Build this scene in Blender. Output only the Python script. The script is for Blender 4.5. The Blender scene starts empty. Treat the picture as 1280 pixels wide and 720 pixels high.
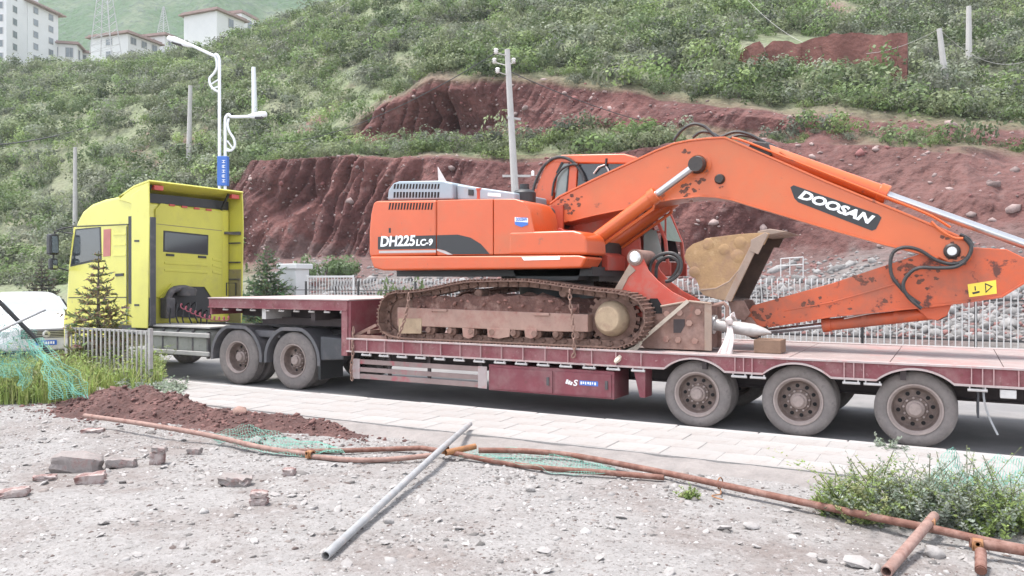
import bpy, bmesh, math, random
import numpy as np
from mathutils import Matrix, Vector, Euler
random.seed(7); RNG = np.random.default_rng(11)
scene = bpy.context.scene
COL = scene.collection

# ------------------------------------------------------------------ camera
CAM = Vector((3.06, -10.62, 2.0)); TH = math.radians(28.9); CT, ST = math.cos(TH), math.sin(TH)
FPX = 1000.0; HZ = 350.0           # focal length and horizon row in pixels of the 1280 wide photo
cam_d = bpy.data.cameras.new('camera'); cam = bpy.data.objects.new('camera', cam_d); COL.objects.link(cam)
cam.location = CAM; cam.rotation_euler = (math.radians(90), 0, TH)
cam_d.sensor_width = 36; cam_d.lens = 36 * FPX / 1280; cam_d.shift_y = -10 / 1280
cam_d.clip_start = .05; cam_d.clip_end = 3000
scene.camera = cam
scene.render.resolution_x = 1024; scene.render.resolution_y = 576

# ------------------------------------------------------------------ light
world = bpy.data.worlds.new('World'); scene.world = world; world.use_nodes = True
nt = world.node_tree; nt.nodes.clear()
sky = nt.nodes.new('ShaderNodeTexSky'); sky.sky_type = 'NISHITA'; sky.sun_disc = False
SUN = Vector((-.28, -.10, .95)).normalized()
sky.sun_elevation = math.asin(SUN.z); sky.sun_rotation = math.atan2(SUN.x, SUN.y)
sky.air_density = 1.0; sky.dust_density = 5.0; sky.ozone_density = .7; sky.altitude = 3000
bg = nt.nodes.new('ShaderNodeBackground'); bg.inputs[1].default_value = .13
wo = nt.nodes.new('ShaderNodeOutputWorld')
hs = nt.nodes.new('ShaderNodeHueSaturation'); hs.inputs['Saturation'].default_value = .3; nt.links.new(sky.outputs[0], hs.inputs['Color']); nt.links.new(hs.outputs[0], bg.inputs[0]); nt.links.new(bg.outputs[0], wo.inputs[0])
sd = bpy.data.lights.new('sun', 'SUN'); so = bpy.data.objects.new('sun', sd); COL.objects.link(so)
sd.energy = 1.5; sd.angle = math.radians(14); sd.color = (1, .96, .92)
so.rotation_euler = SUN.to_track_quat('Z', 'Y').to_euler()
vs = scene.view_settings; vs.view_transform = 'Standard'; vs.look = 'None'; vs.gamma = 1; vs.use_curve_mapping = False
vs.exposure = 2.2
scene.render.engine = 'CYCLES'

# ------------------------------------------------------------------ pixel -> place (places measured in the photograph)
def ray(px, py):
    a = (px - 640) / FPX; b = (HZ - py) / FPX
    return Vector((CT * a - ST, ST * a + CT, b))
def on_y(px, py, y): d = ray(px, py); return CAM + d * ((y - CAM.y) / d.y)
def on_x(px, py, x): d = ray(px, py); return CAM + d * ((x - CAM.x) / d.x)
def on_z(px, py, z): d = ray(px, py); return CAM + d * ((z - CAM.z) / d.z)
def on_d(px, py, Z): return CAM + ray(px, py) * Z
def XZ(pts, y): return [(p.x, p.z) for p in (on_y(a, b, y) for a, b in pts)]

# ------------------------------------------------------------------ noise (numpy)
def _hash(ix, iy, iz, seed):
    h = (ix * 374761393 + iy * 668265263 + iz * 2147483647 + seed * 1274126177) & 0xffffffff
    h = ((h ^ (h >> 13)) * 1274126177) & 0xffffffff
    h = (h ^ (h >> 16)) & 0xffffffff
    return h.astype(np.float64) / 4294967295.0
def vnoise(x, y, z, seed=0):
    x, y, z = np.broadcast_arrays(np.asarray(x, float), np.asarray(y, float), np.asarray(z, float))
    xi = np.floor(x).astype(np.int64); yi = np.floor(y).astype(np.int64); zi = np.floor(z).astype(np.int64)
    fx = x - xi; fy = y - yi; fz = z - zi
    fx = fx * fx * (3 - 2 * fx); fy = fy * fy * (3 - 2 * fy); fz = fz * fz * (3 - 2 * fz)
    r = 0
    for dx in (0, 1):
        for dy in (0, 1):
            for dz in (0, 1):
                w = (fx if dx else 1 - fx) * (fy if dy else 1 - fy) * (fz if dz else 1 - fz)
                r = r + w * _hash(xi + dx, yi + dy, zi + dz, seed)
    return r * 2 - 1
def fbm(x, y, z, seed=0, oct=4, gain=.5):
    a = 1; f = 1; r = 0; s = 0
    for i in range(oct):
        r = r + a * vnoise(np.asarray(x) * f, np.asarray(y) * f, np.asarray(z) * f, seed + i * 17); s += a; a *= gain; f *= 2.03
    return r / s

# ------------------------------------------------------------------ materials
MATS = {}
def M(name, col, rough=.6, metal=0, var=.15, vs=4, dirt=None, bump=0, bs=40, coat=0, attr=False, alpha=None, trans=0, sub=None, objrand=0, inst=False):
    if name in MATS: return MATS[name]
    m = bpy.data.materials.new(name); m.use_nodes = True; MATS[name] = m
    t = m.node_tree; N = t.nodes; L = t.links; p = N['Principled BSDF']
    p.inputs['Roughness'].default_value = rough; p.inputs['Metallic'].default_value = metal
    if coat: p.inputs['Coat Weight'].default_value = coat; p.inputs['Coat Roughness'].default_value = .25
    tc = N.new('ShaderNodeTexCoord')
    n1 = N.new('ShaderNodeTexNoise'); n1.inputs['Scale'].default_value = vs; n1.inputs['Detail'].default_value = 6; n1.inputs['Roughness'].default_value = .65
    L.new(tc.outputs['Object'], n1.inputs['Vector'])
    mx = N.new('ShaderNodeMix'); mx.data_type = 'RGBA'; mx.blend_type = 'MULTIPLY'; mx.inputs[0].default_value = 1
    if attr:
        at = N.new('ShaderNodeAttribute'); at.attribute_name = 'Col'; L.new(at.outputs['Color'], mx.inputs[6])
        if inst:                              # per-plant tint handed over by the scatter
            ai = N.new('ShaderNodeAttribute'); ai.attribute_type = 'INSTANCER'; ai.attribute_name = 'tint'; m0 = N.new('ShaderNodeMix'); m0.data_type = 'RGBA'; m0.blend_type = 'MULTIPLY'; m0.inputs[0].default_value = 1
            L.new(at.outputs['Color'], m0.inputs[6]); L.new(ai.outputs['Color'], m0.inputs[7]); L.new(m0.outputs[2], mx.inputs[6])
    else: mx.inputs[6].default_value = (*col, 1)
    mr = N.new('ShaderNodeMapRange'); mr.inputs[1].default_value = .25; mr.inputs[2].default_value = .75
    mr.inputs[3].default_value = 1 - var; mr.inputs[4].default_value = 1 + var; L.new(n1.outputs[0], mr.inputs[0])
    cb = N.new('ShaderNodeCombineColor'); 
    for i in range(3): L.new(mr.outputs[0], cb.inputs[i])
    L.new(cb.outputs[0], mx.inputs[7]); out = mx.outputs[2]
    if objrand:
        oi = N.new('ShaderNodeObjectInfo'); hs = N.new('ShaderNodeHueSaturation')
        r1 = N.new('ShaderNodeMapRange'); r1.inputs[3].default_value = 1 - objrand; r1.inputs[4].default_value = 1 + objrand
        L.new(oi.outputs['Random'], r1.inputs[0]); L.new(r1.outputs[0], hs.inputs['Value'])
        r2 = N.new('ShaderNodeMath'); r2.operation = 'MULTIPLY_ADD'; r2.inputs[1].default_value = 7.31; r2.inputs[2].default_value = 0
        L.new(oi.outputs['Random'], r2.inputs[0]); r3 = N.new('ShaderNodeMath'); r3.operation = 'FRACT'; L.new(r2.outputs[0], r3.inputs[0])
        r4 = N.new('ShaderNodeMapRange'); r4.inputs[3].default_value = 1 - objrand; r4.inputs[4].default_value = 1 + objrand * .6
        L.new(r3.outputs[0], r4.inputs[0]); L.new(r4.outputs[0], hs.inputs['Saturation'])
        L.new(out, hs.inputs['Color']); out = hs.outputs[0]
    for d in (dirt or []):
        dc, amt, sc, lo, hi = d[:5]
        n2 = N.new('ShaderNodeTexNoise'); n2.inputs['Scale'].default_value = sc; n2.inputs['Detail'].default_value = 8; n2.inputs['Roughness'].default_value = .7
        if len(d) > 5:
            mp = N.new('ShaderNodeMapping'); mp.inputs['Scale'].default_value = d[5]; L.new(tc.outputs['Object'], mp.inputs[0]); L.new(mp.outputs[0], n2.inputs['Vector'])
        else: L.new(tc.outputs['Object'], n2.inputs['Vector'])
        r = N.new('ShaderNodeMapRange'); r.inputs[1].default_value = lo; r.inputs[2].default_value = hi; r.inputs[3].default_value = 0; r.inputs[4].default_value = amt
        L.new(n2.outputs[0], r.inputs[0])
        m2 = N.new('ShaderNodeMix'); m2.data_type = 'RGBA'; L.new(r.outputs[0], m2.inputs[0]); L.new(out, m2.inputs[6]); m2.inputs[7].default_value = (*dc, 1); out = m2.outputs[2]
        rr = N.new('ShaderNodeMix'); rr.data_type = 'FLOAT'; L.new(r.outputs[0], rr.inputs[0]); rr.inputs[3].default_value = .85
        if p.inputs['Roughness'].links: L.new(p.inputs['Roughness'].links[0].from_socket, rr.inputs[2])
        else: rr.inputs[2].default_value = rough
        L.new(rr.outputs[0], p.inputs['Roughness'])
    L.new(out, p.inputs['Base Color'])
    if bump:
        n3 = N.new('ShaderNodeTexNoise'); n3.inputs['Scale'].default_value = bs; n3.inputs['Detail'].default_value = 5; L.new(tc.outputs['Object'], n3.inputs['Vector'])
        b = N.new('ShaderNodeBump'); b.inputs['Strength'].default_value = 1; b.inputs['Distance'].default_value = bump; L.new(n3.outputs[0], b.inputs['Height']); L.new(b.outputs[0], p.inputs['Normal'])
    if sub:                                   # thin leaves let light through
        tr_ = N.new('ShaderNodeBsdfTranslucent'); L.new(out, tr_.inputs[0]); ms = N.new('ShaderNodeMixShader'); ms.inputs[0].default_value = sub
        L.new(p.outputs[0], ms.inputs[1]); L.new(tr_.outputs[0], ms.inputs[2]); L.new(ms.outputs[0], N['Material Output'].inputs[0])
    if trans: p.inputs['Transmission Weight'].default_value = trans
    if alpha is not None: p.inputs['Alpha'].default_value = alpha
    return m

# ------------------------------------------------------------------ mesh builder
WM = {}
class MB:
    def __init__(s): s.v = []; s.f = []; s.mi = []; s.cur = 0
    def add(s, vs, fs):
        o = len(s.v); s.v += [tuple(a) for a in vs]; s.f += [tuple(i + o for i in f) for f in fs]; s.mi += [s.cur] * len(fs); return s
    def box(s, x0, x1, y0, y1, z0, z1):
        return s.add([(x, y, z) for x in (x0, x1) for y in (y0, y1) for z in (z0, z1)],
                     [(0, 1, 3, 2), (4, 6, 7, 5), (0, 4, 5, 1), (2, 3, 7, 6), (0, 2, 6, 4), (1, 5, 7, 3)])
    def obox(s, c, ax, ay, az):
        c = Vector(c); ax = Vector(ax); ay = Vector(ay); az = Vector(az)
        return s.add([c + ax * i + ay * j + az * k for i in (-1, 1) for j in (-1, 1) for k in (-1, 1)],
                     [(0, 1, 3, 2), (4, 6, 7, 5), (0, 4, 5, 1), (2, 3, 7, 6), (0, 2, 6, 4), (1, 5, 7, 3)])
    def beam(s, p, q, w, h, up=(0, 0, 1)):
        p = Vector(p); q = Vector(q); d = q - p; u = Vector(up)
        sd = d.cross(u)
        if sd.length < 1e-6: sd = d.cross(Vector((1, 0, 0)))
        sd.normalize(); u = sd.cross(d).normalized()
        return s.obox((p + q) / 2, d / 2, sd * w / 2, u * h / 2)
    def prism(s, xz, y0, y1):
        n = len(xz); a = [(x, y0, z) for x, z in xz] + [(x, y1, z) for x, z in xz]
        f = [tuple(range(n)), tuple(range(2 * n - 1, n - 1, -1))] + [(i, i + n, (i + 1) % n + n, (i + 1) % n) for i in range(n)]
        return s.add(a, f)
    def prismz(s, xy, z0, z1):
        n = len(xy); a = [(x, y, z0) for x, y in xy] + [(x, y, z1) for x, y in xy]
        f = [tuple(range(n - 1, -1, -1)), tuple(range(n, 2 * n))] + [(i, (i + 1) % n, (i + 1) % n + n, i + n) for i in range(n)]
        return s.add(a, f)
    def frame(s, d):
        d = Vector(d).normalized(); a = Vector((0, 0, 1)) if abs(d.z) < .9 else Vector((1, 0, 0))
        u = d.cross(a).normalized(); return d, u, d.cross(u)
    def cyl(s, p, q, r, r2=None, n=14, cap=True):
        p = Vector(p); q = Vector(q); r2 = r if r2 is None else r2; d, u, w = s.frame(q - p)
        a = [(math.cos(2 * math.pi * i / n), math.sin(2 * math.pi * i / n)) for i in range(n)]
        vs = [p + (u * c + w * k) * r for c, k in a] + [q + (u * c + w * k) * r2 for c, k in a]
        fs = [(i, (i + 1) % n, (i + 1) % n + n, i + n) for i in range(n)]
        if cap: fs += [tuple(range(n - 1, -1, -1)), tuple(range(n, 2 * n))]
        return s.add(vs, fs)
    def tube(s, pts, r, n=8, cap=True, hollow=0):
        pts = [Vector(p) for p in pts]; k = len(pts); rs = r if isinstance(r, (list, tuple)) else [r] * k
        vs = []; u = None
        for i, p in enumerate(pts):
            d = (pts[min(i + 1, k - 1)] - pts[max(i - 1, 0)]).normalized()
            if u is None: _, u, _ = s.frame(d)
            u = (u - d * u.dot(d)).normalized(); w = d.cross(u)
            vs += [p + (u * math.cos(2 * math.pi * j / n) + w * math.sin(2 * math.pi * j / n)) * rs[i] for j in range(n)]
        fs = [(i * n + j, i * n + (j + 1) % n, (i + 1) * n + (j + 1) % n, (i + 1) * n + j) for i in range(k - 1) for j in range(n)]
        if hollow:
            o = len(vs)
            for e, (i, i2) in enumerate(((0, 1), (k - 1, k - 2))):
                d = (pts[i2] - pts[i]).normalized(); b = len(vs)
                ring = vs[i * n:(i + 1) * n]
                vs += [pts[i] + (q - pts[i]) * hollow for q in ring] + [pts[i] + (q - pts[i]) * hollow + d * .25 for q in ring]
                for j in range(n):
                    fs += [(i * n + j, b + j, b + (j + 1) % n, i * n + (j + 1) % n), (b + j, b + n + j, b + n + (j + 1) % n, b + (j + 1) % n)]
                fs.append(tuple(b + n + j for j in range(n)))
        elif cap: fs += [tuple(range(n - 1, -1, -1)), tuple((k - 1) * n + j for j in range(n))]
        return s.add(vs, fs)
    def lathe(s, prof, c=(0, 0, 0), axis='y', n=32):   # prof: (radius, offset along axis)
        vs = []; c = Vector(c)
        for r, o in prof:
            for j in range(n):
                a = 2 * math.pi * j / n
                p = (r * math.cos(a), o, r * math.sin(a)) if axis == 'y' else ((r * math.cos(a), r * math.sin(a), o) if axis == 'z' else (o, r * math.cos(a), r * math.sin(a)))
                vs.append(c + Vector(p))
        fs = [(i * n + j, i * n + (j + 1) % n, (i + 1) * n + (j + 1) % n, (i + 1) * n + j) for i in range(len(prof) - 1) for j in range(n)]
        return s.add(vs, fs)
    def rock(s, c, sx, sy, sz, seed=0, sub=1, amp=.25):
        bm = bmesh.new(); bmesh.ops.create_icosphere(bm, subdivisions=sub, radius=1); rr = random.Random(seed)
        R = Euler((rr.random() * .5, rr.random() * .5, rr.random() * 6)).to_matrix()
        vs = [Vector(c) + R @ Vector((v.co.x * sx, v.co.y * sy, v.co.z * sz)) * (1 + amp * (rr.random() - .5) * 2) for v in bm.verts]
        fs = [tuple(v.index for v in f.verts) for f in bm.faces]; bm.free(); return s.add(vs, fs)
    def mesh(s, name, mats, smooth=35, fixn=True):
        me = bpy.data.meshes.new(name); me.from_pydata(s.v, [], s.f)
        for m in (mats if isinstance(mats, (list, tuple)) else [mats]): me.materials.append(MATS[m] if isinstance(m, str) else m)
        me.polygons.foreach_set('material_index', s.mi)
        if fixn:
            bm = bmesh.new(); bm.from_mesh(me); bmesh.ops.recalc_face_normals(bm, faces=bm.faces); bm.to_mesh(me); bm.free()
        if smooth:
            me.polygons.foreach_set('use_smooth', [True] * len(me.polygons)); me.set_sharp_from_angle(angle=math.radians(smooth))
        me.update(); return me
    def build(s, name, mats, parent=None, bevel=0, seg=2, smooth=35, mw=None, **tagkw):
        o = link(name, s.mesh(name, mats, smooth), parent, mw)
        if bevel:
            b = o.modifiers.new('bevel', 'BEVEL'); b.width = bevel; b.segments = seg; b.limit_method = 'ANGLE'; b.angle_limit = math.radians(30); b.harden_normals = True
        if tagkw: tag(o, **tagkw)
        return o
def link(name, me, parent=None, mw=None):
    o = bpy.data.objects.new(name, me); COL.objects.link(o); mw = mw or Matrix()
    if parent is not None: o.parent = parent; o.matrix_parent_inverse = WM[parent].inverted()
    o.matrix_basis = mw; WM[o] = mw.copy(); return o
def tag(o, label=None, cat=None, group=None, kind=None):
    if label: o['label'] = label
    if cat: o['category'] = cat
    if group: o['group'] = group
    if kind: o['kind'] = kind
    return o
def thing(name, loc, label, cat, group=None):
    o = link(name, None, None, Matrix.Translation(loc)); o.empty_display_size = .2
    return tag(o, label, cat, group)
def T(x, y, z, rz=0, ry=0, s=1): return Matrix.Translation((x, y, z)) @ Matrix.Rotation(rz, 4, 'Z') @ Matrix.Rotation(ry, 4, 'Y') @ Matrix.Scale(s, 4)
def smooth_path(pts, n=8):
    pts = [Vector(p) for p in pts]; out = []
    for i in range(len(pts) - 1):
        p0 = pts[max(i - 1, 0)]; p1 = pts[i]; p2 = pts[i + 1]; p3 = pts[min(i + 2, len(pts) - 1)]
        for k in range(n):
            t = k / n
            out.append(.5 * ((2 * p1) + (p2 - p0) * t + (2 * p0 - 5 * p1 + 4 * p2 - p3) * t * t + (3 * p1 - p0 - 3 * p2 + p3) * t ** 3))
    out.append(pts[-1]); return out
def text_obj(s, name, mat, parent, org, u, v, width, height=None, shear=0, bold=0, ext=.002):
    """raised lettering: org = lower left corner, u/v unit directions, width in metres"""
    cu = bpy.data.curves.new('lettering', 'FONT'); cu.body = s; cu.size = 1; cu.offset = bold; cu.shear = shear; cu.resolution_u = 3; cu.extrude = .01; cu.fill_mode = 'BOTH'
    ob = bpy.data.objects.new('lettering', cu); COL.objects.link(ob); bpy.context.view_layer.update()
    me = bpy.data.meshes.new_from_object(ob); bpy.data.objects.remove(ob); bpy.data.curves.remove(cu)
    n = len(me.vertices); co = np.empty(n * 3); me.vertices.foreach_get('co', co); co = co.reshape(-1, 3)
    mn = co.min(0); mx = co.max(0); sx = width / (mx[0] - mn[0]); sy = (height / (mx[1] - mn[1])) if height else sx
    u = np.array(u); v = np.array(v); w = np.cross(u, v)
    q = np.array(org)[None] + (co[:, :1] - mn[0]) * sx * u + (co[:, 1:2] - mn[1]) * sy * v + (co[:, 2:] * 100 * ext) * w
    me.vertices.foreach_set('co', q.ravel()); me.materials.clear(); me.materials.append(MATS[mat]); me.update(); me.name = name
    return link(name, me, parent)
def np_mesh(name, V, F, mat, col=None, smooth=False):
    """V (n,3), F (m,4) or (m,3) ints, col (m,3) face colours"""
    me = bpy.data.meshes.new(name); V = np.asarray(V, np.float32); F = np.asarray(F, np.int32); k = F.shape[1]
    me.vertices.add(len(V)); me.vertices.foreach_set('co', V.ravel())
    me.loops.add(F.size); me.loops.foreach_set('vertex_index', F.ravel())
    me.polygons.add(len(F)); me.polygons.foreach_set('loop_start', np.arange(0, F.size, k, dtype=np.int32))
    if smooth: me.polygons.foreach_set('use_smooth', np.ones(len(F), bool))
    me.materials.append(MATS[mat] if isinstance(mat, str) else mat)
    me.update(calc_edges=True); me.validate()
    if col is not None:
        a = me.attributes.new('Col', 'FLOAT_COLOR', 'FACE'); a.data.foreach_set('color', np.hstack([col, np.ones((len(col), 1))]).astype(np.float32).ravel())
    return me
# ================================================================== materials in use
RED = (.22, .085, .075)
M('asphalt', (.185, .178, .176), .85, var=.12, vs=1.2, dirt=[((.30, .275, .26), .5, .6, .45, .7)], bump=.004, bs=90)
M('yard', (.235, .222, .213), .95, var=.16, vs=3, dirt=[((.15, .12, .107), .8, .55, .47, .64), ((.32, .302, .292), .6, 11, .5, .66), ((.095, .08, .072), .75, 24, .53, .62)], bump=.02, bs=35)
M('slab', (.30, .283, .27), .9, var=.10, vs=5, dirt=[((.235, .20, .182), .65, 1.3, .47, .68), ((.20, .17, .155), .5, 9, .55, .68)], bump=.003, bs=70, objrand=.05)
M('kerb', (.345, .325, .312), .9, var=.1, vs=6, dirt=[((.36, .30, .27), .6, 5, .52, .7)], bump=.003, bs=60, objrand=.05)
M('joint', (.30, .28, .265), .95, var=.2, vs=8)
M('mortar', (.22, .198, .186), .95, var=.2, vs=5, bump=.015, bs=25)
M('soil', (.075, .036, .031), .95, var=.4, vs=7, dirt=[((.17, .085, .072), .6, 3, .5, .68)], bump=.03, bs=22)
M('pebble', (.42, .385, .37), .9, var=.25, vs=9, attr=True)
M('brick', (.17, .085, .075), .9, var=.25, vs=12, dirt=[((.38, .33, .31), .85, 7, .40, .58)], bump=.006, bs=50)
M('concrete_lump', (.24, .21, .198), .95, var=.25, vs=10, dirt=[((.22, .10, .085), .7, 5, .55, .66)], bump=.012, bs=40)
M('stone', (.29, .27, .258), .9, var=.22, vs=7, bump=.01, bs=30)
M('rust_pipe', (.15, .062, .042), .75, var=.35, vs=14, dirt=[((.27, .175, .145), .7, 7, .46, .68), ((.12, .05, .04), .7, 20, .58, .7)])
M('dusty_pipe', (.25, .155, .128), .8, var=.3, vs=14, dirt=[((.17, .075, .055), .8, 9, .5, .68)])
M('galv', (.30, .305, .31), .55, metal=.2, var=.2, vs=10, dirt=[((.44, .36, .32), .6, 7, .5, .7)])
M('clamp', (.27, .12, .045), .7, var=.3, vs=16, dirt=[((.2, .09, .06), .8, 20, .5, .65)])
M('net', (.13, .34, .27), .8, var=.3, vs=3)
M('wire', (.04, .04, .04), .6)
M('leaf', (.1, .14, .05), .65, var=.2, vs=9, attr=True, sub=.45)
M('scrub_leaf', (.1, .14, .05), .65, var=.15, vs=9, attr=True, sub=.40, inst=True)
M('bark', (.11, .085, .065), .9, var=.3, vs=9)
M('hill', (.1, .1, .06), .95, var=.35, vs=2.2, attr=True, bump=.22, bs=3.2)
M('farhill', (.05, .10, .038), .95, var=.5, vs=.3, dirt=[((.11, .135, .08), .9, .05, .45, .62), ((.045, .07, .045), .9, .3, .48, .6)], bump=1.2, bs=.3)
M('earthwall', (.15, .062, .05), .95, var=.25, vs=2, bump=.08, bs=4)
M('orange', (.54, .085, .018), .38, var=.07, vs=2, coat=.25, dirt=[((.36, .14, .07), .5, 1.2, .50, .74), ((.20, .09, .055), .75, 6, .63, .70)])
M('orange_boom', (.53, .10, .02), .38, var=.07, vs=2, coat=.25, dirt=[((.40, .15, .07), .5, 1.2, .50, .74), ((.16, .06, .04), .85, 4.5, .62, .68)])
M('orange_arm', (.48, .085, .026), .45, var=.1, vs=3, dirt=[((.28, .10, .065), .8, 1.7, .44, .64), ((.10, .042, .034), .95, 2.6, .57, .62)])
M('orange_dark', (.40, .055, .02), .5, var=.12, vs=3, dirt=[((.3, .12, .08), .6, 3, .5, .7)])
M('exc_red', (.45, .06, .035), .5, var=.12, vs=3, dirt=[((.32, .15, .12), .8, 3, .48, .68)])
M('grey_hood', (.27, .33, .37), .45, var=.08, vs=3, dirt=[((.33, .30, .28), .6, 4, .5, .72)])
M('decal_dark', (.018, .018, .02), .4, var=.1)
M('decal_white', (.82, .82, .82), .4, var=.03)
M('decal_grey', (.42, .39, .38), .45, var=.08)
M('decal_yellow', (.80, .58, .06), .5, var=.06)
M('decal_blue', (.05, .15, .48), .5, var=.05)
M('black', (.02, .02, .021), .5, var=.2)
M('rubber_hose', (.028, .027, .027), .45, var=.2, dirt=[((.2, .14, .12), .5, 8, .55, .75)])
M('chrome', (.50, .50, .51), .3, metal=.9, var=.05)
M('grease', (.035, .028, .025), .55, var=.4, vs=14)
M('stain', (.13, .05, .032), .75, var=.5, vs=18)
M('rod', (.55, .54, .53), .35, metal=.7, var=.15, vs=8)
M('track', (.15, .085, .064), .85, var=.3, vs=8, dirt=[((.27, .165, .13), .8, 5, .45, .66)], bump=.006, bs=40)
M('track_frame', (.32, .20, .16), .85, var=.15, vs=5, dirt=[((.27, .12, .095), .8, 4, .5, .7)], bump=.006, bs=20)
M('track_mud', (.13, .062, .048), .95, var=.35, vs=9, dirt=[((.33, .2, .16), .7, 6, .52, .68)], bump=.03, bs=18)
M('hub_mud', (.36, .265, .175), .9, var=.18, vs=8, dirt=[((.2, .11, .08), .6, 7, .5, .68)])
M('bucket_out', (.33, .20, .095), .7, var=.2, vs=6, dirt=[((.27, .16, .10), .9, 3.2, .48, .64), ((.52, .36, .2), .5, 9, .55, .7)], bump=.004, bs=30)
M('bucket_cheek', (.29, .19, .115), .7, var=.2, vs=6, dirt=[((.22, .14, .1), .8, 4, .48, .66)])
M('bucket_plate', (.28, .205, .16), .65, var=.2, vs=6, dirt=[((.27, .17, .12), .8, 5, .5, .66)])
M('bucket_in', (.085, .055, .042), .8, var=.35, vs=5, bump=.01, bs=20)  # brown dirt, with the shade inside the bucket darkened into the colour
M('breaker', (.20, .115, .09), .8, var=.25, vs=6, dirt=[((.31, .20, .165), .8, 4, .46, .66), ((.45, .10, .06), .6, 2.2, .6, .72)], bump=.004, bs=40)
M('chisel', (.46, .43, .41), .5, metal=.4, var=.2, vs=8)
M('cloth', (.58, .51, .49), .95, var=.1, vs=8, dirt=[((.48, .36, .34), .6, 9, .5, .7)])
M('strap', (.55, .47, .38), .9, var=.15, vs=12)
M('chain', (.26, .16, .125), .7, metal=.3, var=.3, vs=20)
M('trailer', (.19, .042, .052), .6, var=.18, vs=3, dirt=[((.29, .165, .16), .75, 2.4, .42, .66), ((.13, .055, .045), .85, 6, .56, .66), ((.42, .32, .30), .6, 16, .58, .68)])
M('trailer_faded', (.38, .24, .235), .7, var=.12, vs=4, dirt=[((.36, .10, .11), .7, 3, .5, .68), ((.2, .09, .07), .7, 9, .6, .72)])
M('trailer_lip', (.38, .31, .298), .7, var=.12, vs=6, dirt=[((.40, .16, .15), .7, 5, .52, .7)])
M('deck', (.27, .215, .203), .85, var=.15, vs=3, dirt=[((.36, .15, .135), .75, 1.6, .5, .7), ((.44, .38, .355), .5, 5, .55, .7)], bump=.004, bs=40)
M('trailer_under', (.055, .042, .042), .85, var=.3, vs=6)
M('tie_rod', (.55, .52, .50), .5, metal=.3, var=.15, vs=10)
M('plank', (.26, .19, .175), .85, var=.18, vs=3, dirt=[((.36, .085, .10), .9, 1.2, .5, .58)])
M('toolbox', (.185, .04, .052), .55, var=.15, vs=3, dirt=[((.26, .15, .145), .7, 2.5, .45, .70), ((.14, .06, .055), .7, 8, .58, .68)])
M('tyre', (.17, .148, .138), .9, var=.14, vs=8, dirt=[((.26, .222, .205), .6, 5, .42, .68), ((.09, .08, .078), .6, 9, .56, .68)], bump=.003, bs=60)
M('rim', (.14, .10, .085), .75, var=.3, vs=10, dirt=[((.30, .22, .19), .7, 7, .5, .7)])
M('rim_lip', (.33, .265, .24), .7, var=.2, vs=10)
M('hub', (.30, .235, .21), .75, var=.25, vs=12)
M('hole_shade', (.012, .01, .01), .9)  # near-black colour painted for the shade inside holes and slots
M('cab_yellow', (.56, .525, .08), .35, var=.05, vs=2, coat=.3, dirt=[((.40, .36, .10), .5, 1.3, .50, .72), ((.26, .22, .11), .6, 5, .62, .72)])
M('cab_yellow_shaded', (.47, .44, .06), .45, var=.08, vs=2, dirt=[((.33, .28, .10), .7, 1.9, .52, .75)])  # darker copy of the cab yellow, shade of the rear face painted in
M('cab_inner', (.24, .21, .09), .7, var=.2, vs=4, dirt=[((.15, .12, .09), .8, 4, .5, .68)])
M('dark_plastic', (.055, .055, .06), .6, var=.2, vs=6, dirt=[((.17, .15, .14), .6, 4, .52, .72)])
M('dark_metal', (.075, .07, .072), .6, var=.25, vs=8, dirt=[((.20, .165, .15), .7, 6, .5, .7)])
M('fender', (.105, .10, .105), .6, var=.15, vs=6, dirt=[((.24, .20, .19), .6, 4, .5, .72)])
M('tank', (.25, .25, .225), .55, metal=.2, var=.18, vs=4, dirt=[((.16, .165, .14), .7, 3, .5, .66)])
M('step', (.34, .325, .305), .7, var=.15, vs=6)
M('glass', (.03, .035, .04), .08, var=.05)
M('car_screen', (.34, .37, .38), .08, var=.1)  # pale colour painted in for the sky reflected by the glass
M('glass_pale', (.20, .235, .22), .12, var=.15, vs=4)
M('mirror_glass', (.35, .40, .42), .05, metal=.9)
M('red_lamp', (.42, .05, .035), .35, var=.1)
M('curtain', (.42, .17, .15), .9, var=.12)
M('coil', (.40, .10, .13), .5, var=.2)
M('car_white', (.60, .60, .61), .25, var=.02, coat=.5)
M('plate_blue', (.03, .13, .55), .4)
M('lamp_glass', (.55, .58, .60), .15, var=.1)
M('fence_white', (.50, .49, .48), .6, var=.1, vs=3, dirt=[((.45, .38, .34), .5, 3, .55, .72)])
M('fence_grey', (.38, .36, .345), .6, metal=.2, var=.15, vs=5, dirt=[((.3, .2, .15), .6, 8, .55, .7)])
M('fence_black', (.035, .033, .033), .6, var=.2)
M('white_wall', (.56, .555, .55), .9, var=.06, vs=.5, dirt=[((.55, .52, .5), .5, .5, .55, .75)])
M('roof_red', (.27, .19, .17), .85, var=.2, vs=1)
M('win_frame', (.42, .40, .39), .7, var=.1)
M('win_glass', (.14, .16, .17), .15, var=.3, vs=.8)
M('pole_conc', (.42, .40, .38), .9, var=.1, vs=2)
M('pole_white', (.74, .75, .77), .4, var=.04)
M('lattice', (.40, .39, .39), .6, var=.1)
M('insulator', (.78, .76, .73), .3, var=.05)
M('fabric_dark', (.03, .028, .027), .9)
M('timber', (.20, .125, .085), .9, var=.25, vs=6, bump=.004, bs=30)
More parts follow.
